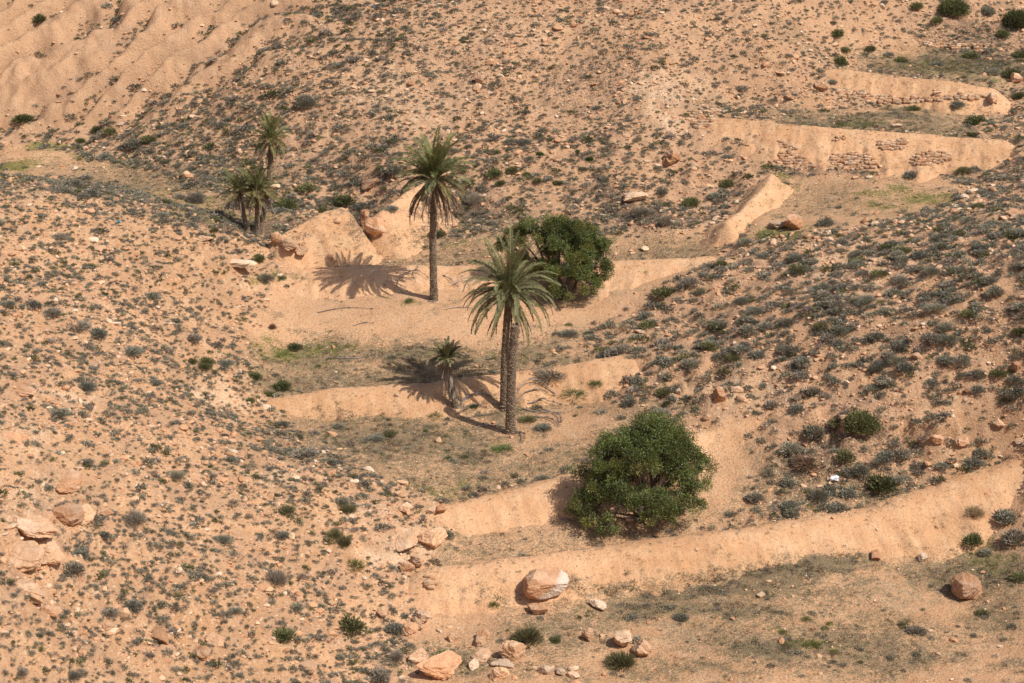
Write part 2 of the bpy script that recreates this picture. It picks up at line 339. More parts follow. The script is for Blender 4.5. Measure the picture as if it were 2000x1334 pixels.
def mix(n, fac, a, b, mode='MIX'):
    q = n.nodes.new("ShaderNodeMix"); q.data_type = 'RGBA'; q.blend_type = mode
    for s, v in ((0, fac), (6, a), (7, b)):
        if hasattr(v, 'default_value') or hasattr(v, 'is_linked'): n.links.new(v, q.inputs[s])
        elif isinstance(v, (int, float)): q.inputs[s].default_value = v
        else: q.inputs[s].default_value = (*v, 1)
    return q.outputs[2]
def mth(n, op, a, b=0.0, clamp=False):
    q = n.nodes.new("ShaderNodeMath"); q.operation = op; q.use_clamp = clamp
    for i, v in enumerate((a, b)):
        if isinstance(v, (int, float)): q.inputs[i].default_value = v
        else: n.links.new(v, q.inputs[i])
    return q.outputs[0]
def attr(n, name, out="Fac"):
    q = n.nodes.new("ShaderNodeAttribute"); q.attribute_name = name; return q.outputs[out]

SAND_A, SAND_B, SAND_C = (.68, .388, .207), (.54, .297, .15), (.71, .468, .272)
def earth_material(name, dam=False):
    m, n, b = new_mat(name)
    pos = n.nodes.new("ShaderNodeNewGeometry").outputs["Position"]
    big = noise(n, pos, .09, 4); mid = noise(n, pos, .7, 5, .6); fine = noise(n, pos, 5.0, 5, .65); grit = noise(n, pos, 16, 3, .7)
    c = mix(n, ramp(n, big, [(.38, 0), (.62, 1)]), SAND_A, SAND_B)
    c = mix(n, ramp(n, mid, [(.45, 0), (.75, .7)]), c, SAND_C)
    c = mix(n, ramp(n, fine, [(.30, .4 if dam else .75), (.50, 0)]), c, (.33, .18, .10))
    c = mix(n, ramp(n, grit, [(.58, 0), (.75, .6)]), c, (.80, .60, .42))
    c = mix(n, ramp(n, noise(n, pos, 9, 3, .8), [(.36, .75), (.43, 0)]), c, (.24, .15, .095))
    if not dam:
        hill = attr(n, "hill")
        # rubble: small stones, light faces and dark gaps
        vo = n.nodes.new("ShaderNodeTexVoronoi"); vo.inputs["Scale"].default_value = 3.4; n.links.new(pos, vo.inputs["Vector"])
        cell = n.nodes.new("ShaderNodeSeparateColor"); n.links.new(vo.outputs["Color"], cell.inputs[0])
        st = mth(n, 'MULTIPLY', ramp(n, cell.outputs[0], [(.62, 0), (.66, 1)]), ramp(n, vo.outputs["Distance"], [(.30, 1), (.42, 0)]))
        st = mth(n, 'MULTIPLY', st, mth(n, 'MULTIPLY_ADD', hill, .7))
        c = mix(n, st, c, mix(n, cell.outputs[1], (.72, .49, .31), (.54, .31, .18)))
    if not dam:
        c = mix(n, mth(n, 'MULTIPLY', attr(n, 'brown'), .36), c, (.43, .27, .165))
        br = noise(n, pos, .28, 6, .65); c = mix(n, mth(n, 'MULTIPLY', ramp(n, br, [(.42, 0), (.66, .55)]), mth(n, 'MULTIPLY_ADD', hill, .8)), c, (.40, .245, .15))
    pat = noise(n, pos, 1.1, 6, .7); pat2 = noise(n, pos, 6.5, 4, .75)
    def cover(name, col, lo, hi):
        s = mth(n, 'ADD', attr(n, name), mth(n, 'MULTIPLY', mth(n, 'ADD', pat, -.5), 2.0))
        s = mth(n, 'ADD', s, mth(n, 'MULTIPLY', mth(n, 'ADD', pat2, -.5), 3.6))
        return mth(n, 'MULTIPLY', ramp(n, s, [(lo, 0), (hi, 1)]), ramp(n, attr(n, name), [(.02, 0), (.16, 1)])), col
    f, k = cover("pale", (.76, .55, .36), .2, .9); c = mix(n, mth(n, 'MULTIPLY', f, .75), c, k)
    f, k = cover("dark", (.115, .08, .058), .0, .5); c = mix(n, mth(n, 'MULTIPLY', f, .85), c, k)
    f, k = cover("olive", (.185, .148, .085), .05, .62); c = mix(n, mth(n, 'MULTIPLY', f, .85), c, k)
    f, k = cover("green", (.14, .15, .035), .2, .85); c = mix(n, mth(n, 'MULTIPLY', f, .85), c, k)
    n.links.new(c, b.inputs["Base Color"])
    b.inputs["Roughness"].default_value = .95; b.inputs["Specular IOR Level"].default_value = .08
    h = mth(n, 'ADD', mth(n, 'MULTIPLY', fine, .5), mth(n, 'MULTIPLY', grit, .16)); h = mth(n, 'ADD', h, mth(n, 'MULTIPLY', mid, .6))
    bp = n.nodes.new("ShaderNodeBump"); bp.inputs["Strength"].default_value = .95; bp.inputs["Distance"].default_value = .36 if not dam else .22
    n.links.new(h, bp.inputs["Height"]); n.links.new(bp.outputs[0], b.inputs["Normal"])
    return m
M_GROUND = earth_material("earth_ground"); M_DAM = earth_material("earth_dam_soil", True)

# ------------------------------------------------------------------ terrain
def axis(lo, hi, s, far, g=1.13):
    a = list(np.arange(lo, hi + s / 2, s)); st = s; L = []; x = a[0]
    while x > -far: st *= g; x -= st; L.append(x)
    R = []; st = s; x = a[-1]
    while x < far: st *= g; x += st; R.append(x)
    return np.array(L[::-1] + a + R)
ax = axis(-56, 60, .19, 3000); ay = axis(88, 236, .2, 3000)
gx, gy = np.meshgrid(ax, ay, indexing='ij')
gz = base_h(gx, gy)
# the photographer's slope: keep it under the line of sight
gz = np.where(np.hypot(gx, gy) < 45, np.minimum(gz, CAM_Z - 3 - .62 * np.maximum(gy, 0)), gz)
def grid_faces(nx, ny, keep=None):
    i, j = np.meshgrid(np.arange(nx - 1), np.arange(ny - 1), indexing='ij')
    a = (i * ny + j).ravel(); F = np.stack([a, a + ny, a + ny + 1, a + 1], 1)
    return F if keep is None else F[keep.ravel()]
zn = zones(gx, gy, gz)
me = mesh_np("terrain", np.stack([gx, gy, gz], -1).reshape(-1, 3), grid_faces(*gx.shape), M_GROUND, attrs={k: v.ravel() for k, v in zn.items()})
tag(link("terrain", me), "stony sand coloured hillsides and terrace floors of the dry valley", "terrain", kind="structure")

DAM_LABEL = {
 'near': "longest sandy earth dam, curving below the big round olive tree",
 'middle': "earth dam that runs behind the big round olive tree and fans into bare sand",
 'palm': "low earth dam crossing behind the twin palm trunks and the small shaggy palm",
 'sand': "faint low sand bank behind the tall palm and the far olive tree",
 'breach_mound': "broad sandy mound with steep bare face beside the clump of three palms",
 'breach_wall': "broken earth bank with crumbling end just right of the washed out gap",
 'spur': "short steep sandy bank with dry stone facing on its near end",
 'upper': "long earth dam with four patches of stone facing showing through its face",
 'top': "high earth dam with one continuous course of stones along its foot",
}
for k, d in DAMS.items():
    p = d['p']; s = .13
    x0, x1, y0, y1 = p[:, 0].min() - 9, p[:, 0].max() + 9, p[:, 1].min() - 9, p[:, 1].max() + 8
    X, Y = np.meshgrid(np.arange(x0, x1, s), np.arange(y0, y1, s), indexing='ij')
    B = base_h(X, Y); Zd = dam_z(d, X, Y)
    keepv = Zd > B - .22
    kf = keepv[:-1, :-1] & keepv[1:, :-1] & keepv[:-1, 1:] & keepv[1:, 1:]
    F = grid_faces(*X.shape, kf); used, inv = np.unique(F, return_inverse=True)
    V = np.stack([X, Y, Zd], -1).reshape(-1, 3)[used]; zz = zones(V[:, 0], V[:, 1], V[:, 2])
    c = p.mean(0); c = np.array([c[0], c[1], V[:, 2].min()])
    for q in ('olive', 'green'): zz[q] = zz[q] * .3
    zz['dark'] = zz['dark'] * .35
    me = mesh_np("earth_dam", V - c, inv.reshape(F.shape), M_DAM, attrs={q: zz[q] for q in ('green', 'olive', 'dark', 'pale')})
    tag(link("earth_dam", me, loc=c), DAM_LABEL[k], "earth dam", group="earth dams across the valley floor")
# ------------------------------------------------------------------ plant, wood and stone materials
def col_material(name, vary=.25, rough=.85, trans=0.0, attrname="col", bump=None, info=True):
    m, n, b = new_mat(name)
    c = attr(n, attrname, "Color")
    pos = n.nodes.new("ShaderNodeNewGeometry").outputs["Position"]
    v = noise(n, pos, 2.3, 3)
    c = mix(n, mth(n, 'MULTIPLY', ramp(n, v, [(.3, 1), (.7, 0)]), vary), c, mix(n, 1.0, c, (.45, .42, .40), 'MULTIPLY'))
    if info:
        oi = n.nodes.new("ShaderNodeObjectInfo")
        hs = n.nodes.new("ShaderNodeHueSaturation"); n.links.new(c, hs.inputs["Color"])
        n.links.new(mth(n, 'MULTIPLY_ADD', oi.outputs["Random"], .5), hs.inputs["Value"])
        hs.inputs["Value"].default_value = 1
        q = hs.inputs["Value"].links[0].from_node; q.inputs[2].default_value = .75
        c = hs.outputs[0]
    n.links.new(c, b.inputs["Base Color"]); b.inputs["Roughness"].default_value = rough
    if bump:
        bp = n.nodes.new("ShaderNodeBump"); bp.inputs["Strength"].default_value = .8; bp.inputs["Distance"].default_value = bump[1]
        n.links.new(noise(n, pos, bump[0], 5, .65), bp.inputs["Height"]); n.links.new(bp.outputs[0], b.inputs["Normal"])
    if trans:
        t = n.nodes.new("ShaderNodeBsdfTranslucent"); n.links.new(c, t.inputs[0])
        ms = n.nodes.new("ShaderNodeMixShader"); ms.inputs[0].default_value = trans
        n.links.new(b.outputs[0], ms.inputs[1]); n.links.new(t.outputs[0], ms.inputs[2])
        n.links.new(ms.outputs[0], n.nodes["Material Output"].inputs[0])
    return m
M_SCRUB = col_material("scrub_leaves", .15, trans=.3)
M_LEAF = col_material("olive_leaves", .35, rough=.5, trans=.22, info=False)
M_FROND = col_material("palm_leaflets", .2, rough=.55, trans=.15)
M_BARK = col_material("bark", .5, bump=(9, .05), info=False)
M_DRY = col_material("dry_wood", .3, info=True)
M_ROCK = col_material("limestone", .45, rough=.9, bump=(7, .12), info=True)
M_RUBBLE = col_material("rubble_stone", .3, rough=.9, bump=(14, .03), info=False)

def rnd_dirs(n, zmin=0.0, r=rng):
    z = r.uniform(zmin, 1, n); a = r.uniform(0, 2 * np.pi, n); s = np.sqrt(np.maximum(1 - z * z, 0))
    return np.stack([s * np.cos(a), s * np.sin(a), z], 1)
def diamonds(base, d, L, w, r=rng, curl=0.0):
    """leaf blades: one kite-shaped quad each, from base along d"""
    n = len(base); side = np.cross(d, r.normal(size=(n, 3))); side /= np.linalg.norm(side, axis=1)[:, None] + 1e-9
    L = np.broadcast_to(L, (n,))[:, None]; w = np.broadcast_to(w, (n,))[:, None]
    mid = base + d * L * .45; tip = base + d * L; tip[:, 2] -= curl * L[:, 0]
    V = np.stack([base, mid + side * w, tip, mid - side * w], 1).reshape(-1, 3)
    return V, np.arange(4 * n).reshape(-1, 4)
def shrub_proto(n, seed, kind='dome'):
    r = np.random.default_rng(seed)
    d = rnd_dirs(n, .02, r); lob = rnd_dirs(5, .1, r)
    amp = .72 + .28 * np.max(np.clip(d @ lob.T, 0, 1) ** 3, 1) + r.normal(0, .07, n)
    if kind == 'dome':
        h = np.where(r.random(n) < .7, amp * r.uniform(.45, .85, n), amp * r.uniform(.05, .5, n))
        base = d * h[:, None] * np.array([1, 1, .78]); dd = d + r.normal(0, .35, (n, 3)) + [0, 0, .25]
        q_ = 1 if n < 300 else (.72 if n < 1500 else .42); L = r.uniform(.22, .45, n) * q_; w = r.uniform(.04, .075, n) * (1.5 if n < 300 else q_)
    else:     # tuft of stiff upright stems
        base = d * r.uniform(0, .3, n)[:, None] * np.array([1, 1, .1]); dd = d * np.array([1, 1, 1.0]) + [0, 0, .5]
        base = d * r.uniform(0, .75, n)[:, None] * np.array([1, 1, .8]); dd = dd + r.normal(0, .25, (n, 3)); L = (amp * 1.1 - np.linalg.norm(base, axis=1)).clip(.25) * r.uniform(.8, 1.1, n); w = np.full(n, .016 if n > 200 else .04)
    dd /= np.linalg.norm(dd, axis=1)[:, None]
    V, F = diamonds(base, dd, L, w, r)
    shade = np.repeat(r.uniform(.65, 1.3, n), 4)
    return V, F, shade
def twig_cloud(n, seed):
    return shrub_proto(n, seed, 'tuft')
TONES = dict(grey=(.355, .315, .22), bluegrey=(.30, .28, .21), purple=(.36, .295, .23), green=(.20, .20, .085), dark=(.145, .15, .065),
             olive=(.22, .20, .095), grass=(.19, .20, .055), fresh=(.12, .18, .06), dry=(.42, .32, .19), brown=(.27, .17, .11))

def shrub_mesh(n, seed, tone, kind='dome', tone2=None):
    V, F, s = shrub_proto(n, seed, kind); r = np.random.default_rng(seed + 1)
    c = np.array(TONES[tone])[None] * s[:, None]
    if tone2:
        k = np.repeat(r.random(n) < .35, 4); c[k] = np.array(TONES[tone2]) * s[k][:, None]
    return mesh_np("shrub", V, F, M_SCRUB, smooth=False, cols=c)

# ------------------------------------------------------------------ rocks
def ico(sub):
    import bmesh
    bm = bmesh.new(); bmesh.ops.create_icosphere(bm, subdivisions=sub, radius=1)
    V = np.array([v.co[:] for v in bm.verts]); F = np.array([[v.index for v in f.verts] for f in bm.faces]); bm.free(); return V, F
ICO = {k: ico(k) for k in (1, 2, 3, 5)}
def rock_shape(sub, seed, planes=14, rough=.04, box=.0, round_=0, dmin=.62):
    V, F = ICO[sub]; r = np.random.default_rng(seed)
    nrm = rnd_dirs(planes, -1, r); dist = r.uniform(dmin, 1.0, planes)
    if round_: nrm = rnd_dirs(60, -1, r); dist = r.uniform(.86, 1.0, 60)
    if box: nrm = np.concatenate([nrm, np.eye(3), -np.eye(3)]); dist = np.concatenate([dist + .15, np.full(6, .75)])
    q = V @ nrm.T; rad = np.min(np.where(q > .12, dist / np.maximum(q, .12), 9), 1); rad = np.minimum(rad, 1.25)
    if sub >= 3: rad = rad * (1 + .55 * rough * fbm(V[:, 0] * 8 + seed, V[:, 1] * 8 + V[:, 2] * 11, 3) + rough * fbm(V[:, 0] * 3 + seed, V[:, 1] * 3 + V[:, 2] * 4, 4) - .55 * rough * np.maximum(0, fbm(V[:, 2] * 5 + seed, V[:, 0] * 2, 2)) )
    return V * rad[:, None], F
ROCKC = [(.58, .32, .175), (.63, .39, .23), (.66, .45, .29), (.50, .265, .14), (.70, .52, .36)]
def rock_object(p, rx, ry, rz, seed, label, ci=0, sink=.3, rot=None, group=None, cat="rock", name="rock", tilt=0.15, sub=5, pale=False, round_=0):
    V, F = rock_shape(sub, seed, rough=.14 if not pale else .07, round_=round_); r = np.random.default_rng(seed)
    V = V * [rx, ry, rz]; a = r.uniform(0, 6.3) if rot is None else rot
    t = r.uniform(-tilt, tilt); R = np.array(Matrix.Rotation(a, 3, 'Z') @ Matrix.Rotation(t, 3, 'X')); V = V @ R.T
    zb = V[:, 2].min(); V[:, 2] -= zb + sink * rz * 2
    c = np.tile(np.array(ROCKC[ci]), (len(V), 1))
    f = sstep(.0, .5, fbm(V[:, 0] * .9 / rx * 1.2 + seed, V[:, 2] / rx * 1.5 + V[:, 1], 3))[:, None]
    c = c * (1 - .35 * f) + np.array((.74, .55, .40)) * .35 * f
    if pale:
        g = sstep(-.1, .25, V[:, 0] * .8 / rx - V[:, 2] * .25 / rz + .5 * fbm(V[:, 0], V[:, 2] + V[:, 1], 3))[:, None]
        c = c * (1 - g) + np.array((.72, .58, .46)) * g
    o = link(name, mesh_np(name, V, F, M_ROCK, cols=c, smooth=False if sub < 5 else True), loc=p)
    if sub == 5:
        try: o.data.shade_flat()
        except Exception: pass
    return tag(o, label, cat, group)

def scatter_merge(name, protos, pos, scl, rot, tint, mat, label, cat, smooth=False, normals_tilt=None):
    """many small repeats that read as one mass, merged into a single object"""
    Vs, Fs, Cs = [], [], []; off = 0; which = rng.integers(0, len(protos), len(pos))
    for k, (V, F, s) in enumerate(protos):
        m = which == k; n = m.sum()
        if not n: continue
        c, sn = np.cos(rot[m])[:, None], np.sin(rot[m])[:, None]
        S = scl[m]; X = V[None, :, 0] * S[:, 0:1]; Y = V[None, :, 1] * S[:, 1:2]; Z = V[None, :, 2] * S[:, 2:3]
        V3 = np.stack([X * c - Y * sn, X * sn + Y * c, Z], -1) + pos[m][:, None, :]
        Vs.append(V3.reshape(-1, 3)); Fs.append((F[None] + (np.arange(n) * len(V))[:, None, None]).reshape(-1, F.shape[1]) + off); off += n * len(V)
        Cs.append((tint[m][:, None, :] * s[None, :, None]).reshape(-1, 3))
    me = mesh_np(name, np.concatenate(Vs), np.concatenate(Fs), mat, smooth=smooth, cols=np.concatenate(Cs))
    return tag(link(name, me), label, cat, kind="stuff")

# ------------------------------------------------------------------ date palms
def tube(path, rad, seg=8, cap=True):
    path = np.asarray(path, float); n = len(path); rad = np.broadcast_to(rad, (n,))
    t = np.gradient(path, axis=0); t /= np.linalg.norm(t, axis=1)[:, None] + 1e-9
    ref = np.array([0, 1, 0.0]) if abs(t[0, 1]) < .9 else np.array([1, 0, 0.0])
    V = []
    for i in range(n):
        a = np.cross(t[i], ref); a /= np.linalg.norm(a) + 1e-9; b = np.cross(t[i], a)
        th = np.arange(seg) * 2 * np.pi / seg
        V.append(path[i] + rad[i] * (np.cos(th)[:, None] * a + np.sin(th)[:, None] * b))
    V = np.concatenate(V); F = []
    for i in range(n - 1):
        for j in range(seg):
            k = (j + 1) % seg; F.append((i * seg + j, i * seg + k, (i + 1) * seg + k, (i + 1) * seg + j))
    if cap:
        V = np.concatenate([V, path[-1:] + t[-1] * rad[-1] * .3]); c = len(V) - 1
        for j in range(seg): F.append(((n - 1) * seg + j, (n - 1) * seg + (j + 1) % seg, c, c))
    F = np.array(F)
    return V, F
def fix_quads(F):
    t = F[:, 2] == F[:, 3]
    return [F[~t], F[t][:, :3]]
def palm_trunk_mesh(path, r0, r1, seed, shaggy=0, top_cut=False):
    r = np.random.default_rng(seed); path = np.asarray(path, float)
    n = len(path); L = np.linalg.norm(np.diff(path, axis=0), axis=1).sum()
    rad = np.interp(np.linspace(0, 1, n), [0, .05, .15, 1], [r0 * 1.3, r0 * 1.08, r0, r1])
    V, F = tube(path, rad, 14); V = V + r.normal(0, .012, V.shape)
    q, t3 = fix_quads(F); Vs = [V]; Q = [q]; C = [np.tile((.20, .145, .10), (len(V), 1))]; off = len(V)
    rows = int(L / .17); per = 11
    for i in range(rows):
        f = (i + .5) / rows; c = np.array([np.interp(f, np.linspace(0, 1, n), path[:, k]) for k in range(3)]); rr = np.interp(f, np.linspace(0, 1, n), rad)
        for j in range(per):
            a = (j + .5 * (i % 2)) * 2 * np.pi / per + r.normal(0, .07)
            o = np.array([math.cos(a), math.sin(a), 0]); s = np.array([-math.sin(a), math.cos(a), 0]); z = np.array([0, 0, 1.0])
            w = rr * 2.6 / per; hgt = .17 * r.uniform(.8, 1.5); out = rr * r.uniform(.10, .26)
            b = c + o * rr * .92; pts = np.array([b - s * w, b + s * w, b + o * (out + .02) + s * w * .6 + z * hgt, b + o * (out + .02) - s * w * .6 + z * hgt, b - s * w * .8 + z * hgt * 1.15, b + s * w * .8 + z * hgt * 1.15])
            Vs.append(pts); Q.append(np.array([[0, 1, 2, 3], [3, 2, 5, 4]]) + off)
            # side cheeks as degenerate-free quads
            Q.append(np.array([[0, 3, 4, 4], [1, 5, 2, 2]]) + off); off += 6
            C.append(np.tile(np.array((.30, .225, .155)) * r.uniform(.55, 1.25), (6, 1)))
    if shaggy:
        for i in range(shaggy):
            f = r.uniform(.28, 1.0); c = np.array([np.interp(f, np.linspace(0, 1, n), path[:, k]) for k in range(3)]); rr = np.interp(f, np.linspace(0, 1, n), rad)
            a = r.uniform(0, 6.3); o = np.array([math.cos(a), math.sin(a), 0]); s = np.array([-math.sin(a), math.cos(a), 0]); w = .03
            l = r.uniform(.4, 1.1); b = c + o * rr * 1.05; e = b + o * r.uniform(.05, .3) - np.array([0, 0, l])
            pts = np.array([b - s * w, b + s * w, e + s * w * .5, e - s * w * .5]); Vs.append(pts); Q.append(np.array([[0, 1, 2, 3]]) + off); off += 4
            C.append(np.tile(np.array((.38, .31, .24)) * r.uniform(.6, 1.15), (4, 1)))
    Qa = np.concatenate(Q); tri = Qa[:, 2] == Qa[:, 3]
    return mesh_np("trunk", np.concatenate(Vs), [Qa[~tri], Qa[tri][:, :3], t3], M_BARK, smooth=False, cols=np.concatenate(C))
def frond_mesh(L, el0, bend, seed, dead=False, n=56, fold=.35, tone=(.10, .125, .045), tone2=(.15, .155, .065), wid=.68, thick=.036):
    """a feather leaf: rachis that arches over, leaflets down both sides"""
    r = np.random.default_rng(seed); s = np.linspace(0, 1, 15); th = el0 - bend * s ** 1.25; ds = L / 14
    x = np.concatenate([[0], np.cumsum(np.cos(th[:-1]) * ds)]); z = np.concatenate([[0], np.cumsum(np.sin(th[:-1]) * ds)])
    y = .06 * L * s ** 2 * r.normal()
    path = np.stack([x, y, z], 1); V, F = tube(path, np.linspace(.045, .012, 15), 4); q, t3 = fix_quads(F)
    rc = np.array((.30, .25, .11)) if not dead else np.array((.33, .24, .16))
    Vs = [V]; Q = [q]; C = [np.tile(rc, (len(V), 1))]; off = len(V)
    for k in range(n):
        f = .14 + .86 * (k + r.uniform(-.3, .3)) / n; f = min(max(f, .1), .995)
        c = np.array([np.interp(f, s, path[:, i]) for i in range(3)])
        t0 = np.interp(f, s, th); t = np.array([math.cos(t0), 0, math.sin(t0)]); nn = np.array([-math.sin(t0), 0, math.cos(t0)])
        ll = wid * (math.sin(math.pi * min(1, .22 + f * .74)) ** .7) * r.uniform(.8, 1.1)
        for sg in (-1, 1):
            ya = np.array([0, sg, 0.0]); fw = .75 + .4 * f
            if dead: d = t * .9 + ya * r.uniform(.12, .4) + nn * r.uniform(-.3, .2) + np.array([0, 0, -.3]); l2 = ll * r.uniform(.5, 1)
            else: d = t * fw + ya * r.uniform(.75, 1.0) + nn * r.uniform(.05, .5) ; l2 = ll
            d /= np.linalg.norm(d); w = np.cross(d, nn if not dead else r.normal(size=3)); w /= np.linalg.norm(w) + 1e-9
            m = c + d * l2 * .5; e = c + d * l2 - np.array([0, 0, (.14 if not dead else .1) * l2])
            pts = np.array([c, m + w * thick, e, m - w * thick]); Vs.append(pts); Q.append(np.array([[0, 1, 2, 3]]) + off); off += 4
            cc = np.array(tone) * (1 - f * .5) + np.array(tone2) * f * .5 if not dead else np.array(tone)
            C.append(np.tile(cc * r.uniform(.7, 1.25), (4, 1)))
    return mesh_np("frond", np.concatenate(Vs), [np.concatenate(Q), t3], M_FROND, smooth=False, cols=np.concatenate(C))
DEADC = (.36, .25, .165)
def add_fronds(t, head, meshes, n, el_jit=.08, sc=(.85, 1.05), name="frond", label=None, az0=0.0, rz=None):
    for i in range(n):
        o = link(name, meshes[i % len(meshes)], t)
        az = az0 + i * 2.39996 + rng.normal(0, .12); s = rng.uniform(*sc)
        o.matrix_local = Matrix.Translation(Vector(head) + Vector((.12 * math.cos(az), .12 * math.sin(az), rng.uniform(-.1, .15)))) @ Matrix.Rotation(az, 4, 'Z') @ Matrix.Rotation(rng.normal(0, el_jit), 4, 'Y') @ Matrix.Rotation(rng.normal(0, .15), 4, 'X') @ Matrix.Scale(s, 4)
        if label: o["label"] = label
def lean_path(h, lx, ly, n=24, bow=0.0):
    s = np.linspace(0, 1, n); return np.stack([lx * s + bow * np.sin(s * math.pi), ly * s ** 1.3, h * s - .25 * (s == 0)], 1)
def palm(base_uv, h, lx, ly, r0, r1, seed, label, spec, shaggy=0, bow=0.0, group="date palms"):
    p = hit(*base_uv)[0]; t = tag(bpy.data.objects.new("date_palm", None), label, "palm tree", group); COL.objects.link(t); t.location = p
    path = lean_path(h, lx, ly, bow=bow); link("trunk", palm_trunk_mesh(path, r0, r1, seed, shaggy), t)
    head = path[-1]
    for k, (n, L, el, bend, dead, kw) in enumerate(spec):
        ms = [frond_mesh(L, math.radians(el + dj), math.radians(bend + 3 * dj * .5), seed * 31 + k * 7 + q, dead, **kw) for q, dj in enumerate((-7, 0, 6))]
        add_fronds(t, head + np.array([0, 0, -.25 if dead else .05]), ms, n, az0=k * 1.1, label="dry brown hanging frond" if dead else None)
    return t, p
G1 = dict(tone=(.15, .17, .055), tone2=(.25, .24, .10)); G2 = dict(tone=(.18, .185, .075), tone2=(.28, .255, .13)); YL = dict(tone=(.19, .165, .06), tone2=(.24, .19, .085))
DD = dict(tone=DEADC, wid=.46, thick=.045); DG = dict(tone=(.36, .30, .235), wid=.36, thick=.022)
# the tall palm on the sand
palm((848, 586), 10.6, .15, .2, .29, .24, 11, "tallest date palm, single trunk with skirt of brown dead fronds, on the sandy third terrace", [
 (16, 4.5, 74, 48, False, G1), (18, 4.1, 48, 66, False, G1), (14, 3.6, 26, 62, False, G2), (10, 3.4, 2, 55, False, YL),
 (10, 3.7, -30, 60, True, dict(tone=(.30, .235, .13), wid=.42, thick=.034)), (28, 4.2, -30, 66, True, DD)], bow=-.12)
# the near palm, with a second, headless trunk in front of it
palm((984, 800), 9.6, .45, .2, .27, .24, 12, "near date palm with the widest drooping crown, standing just behind a bare headless trunk", [
 (14, 5.2, 82, 40, False, dict(G2, wid=.6)), (16, 4.7, 56, 85, False, dict(G2, wid=.6)), (16, 4.3, 30, 90, False, dict(tone=(.16, .165, .075), tone2=(.27, .25, .13), wid=.55)), (14, 4.6, 4, 88, False, dict(G2, wid=.5)),
 (12, 4.6, -20, 68, False, dict(tone=(.17, .16, .07), tone2=(.22, .18, .085), wid=.4)), (7, 4.2, -48, 38, True, DD)], bow=-.12)
p = hit(997, 846)[0]
hl = tag(link("palm_trunk", palm_trunk_mesh(lean_path(8.7, .36, .1, bow=-.10), .33, .30, 21), loc=p), "headless bare palm trunk leaning slightly, in front of the near palm", "dead palm")
# the small shaggy palm
palm((889, 794), 3.9, -.62, .2, .20, .24, 13, "small young palm with leaning shaggy trunk wrapped in dry grey frond stubs", [
 (13, 1.95, 76, 45, False, dict(G2, wid=.32, n=24)), (14, 1.75, 46, 70, False, dict(G2, wid=.32, n=24)), (12, 1.4, 15, 70, False, dict(G2, wid=.3, n=22)), (18, 1.3, -40, 45, True, dict(tone=(.36, .30, .23), wid=.22, n=18))], shaggy=320)
# the far clump of three
palm((507, 456), 8.3, 1.25, 1.0, .20, .17, 14, "slim palm of the far clump whose small crown rises well above the other two", [
 (14, 2.5, 80, 35, False, dict(G1, n=26, wid=.4)), (11, 2.2, 52, 50, False, dict(G1, n=26, wid=.4)), (7, 2.0, 25, 50, False, dict(YL, n=26)), (8, 1.9, -10, 70, False, dict(YL, n=26)), (9, 2.2, -52, 30, True, DG)], bow=.25)
palm((503, 458), 4.0, .08, .2, .20, .20, 15, "middle palm of the far clump with fullest crown and pale dead fronds", [
 (14, 2.9, 76, 40, False, dict(G1, n=28, wid=.42)), (12, 2.6, 48, 60, False, dict(G2, n=28, wid=.42)), (12, 2.3, 25, 60, False, dict(YL, n=26)), (12, 2.2, 0, 60, False, dict(YL, n=26)), (18, 2.4, -30, 55, True, DG)])
palm((484, 455), 3.7, -.75, .2, .19, .18, 16, "dark palm of the far clump leaning away from the other two trunks", [
 (11, 2.5, 72, 45, False, dict(G1, n=26, wid=.4)), (10, 2.2, 42, 60, False, dict(G2, n=26, wid=.4)), (7, 2.0, 15, 60, False, dict(YL, n=24)), (12, 2.2, -35, 50, True, DG)])

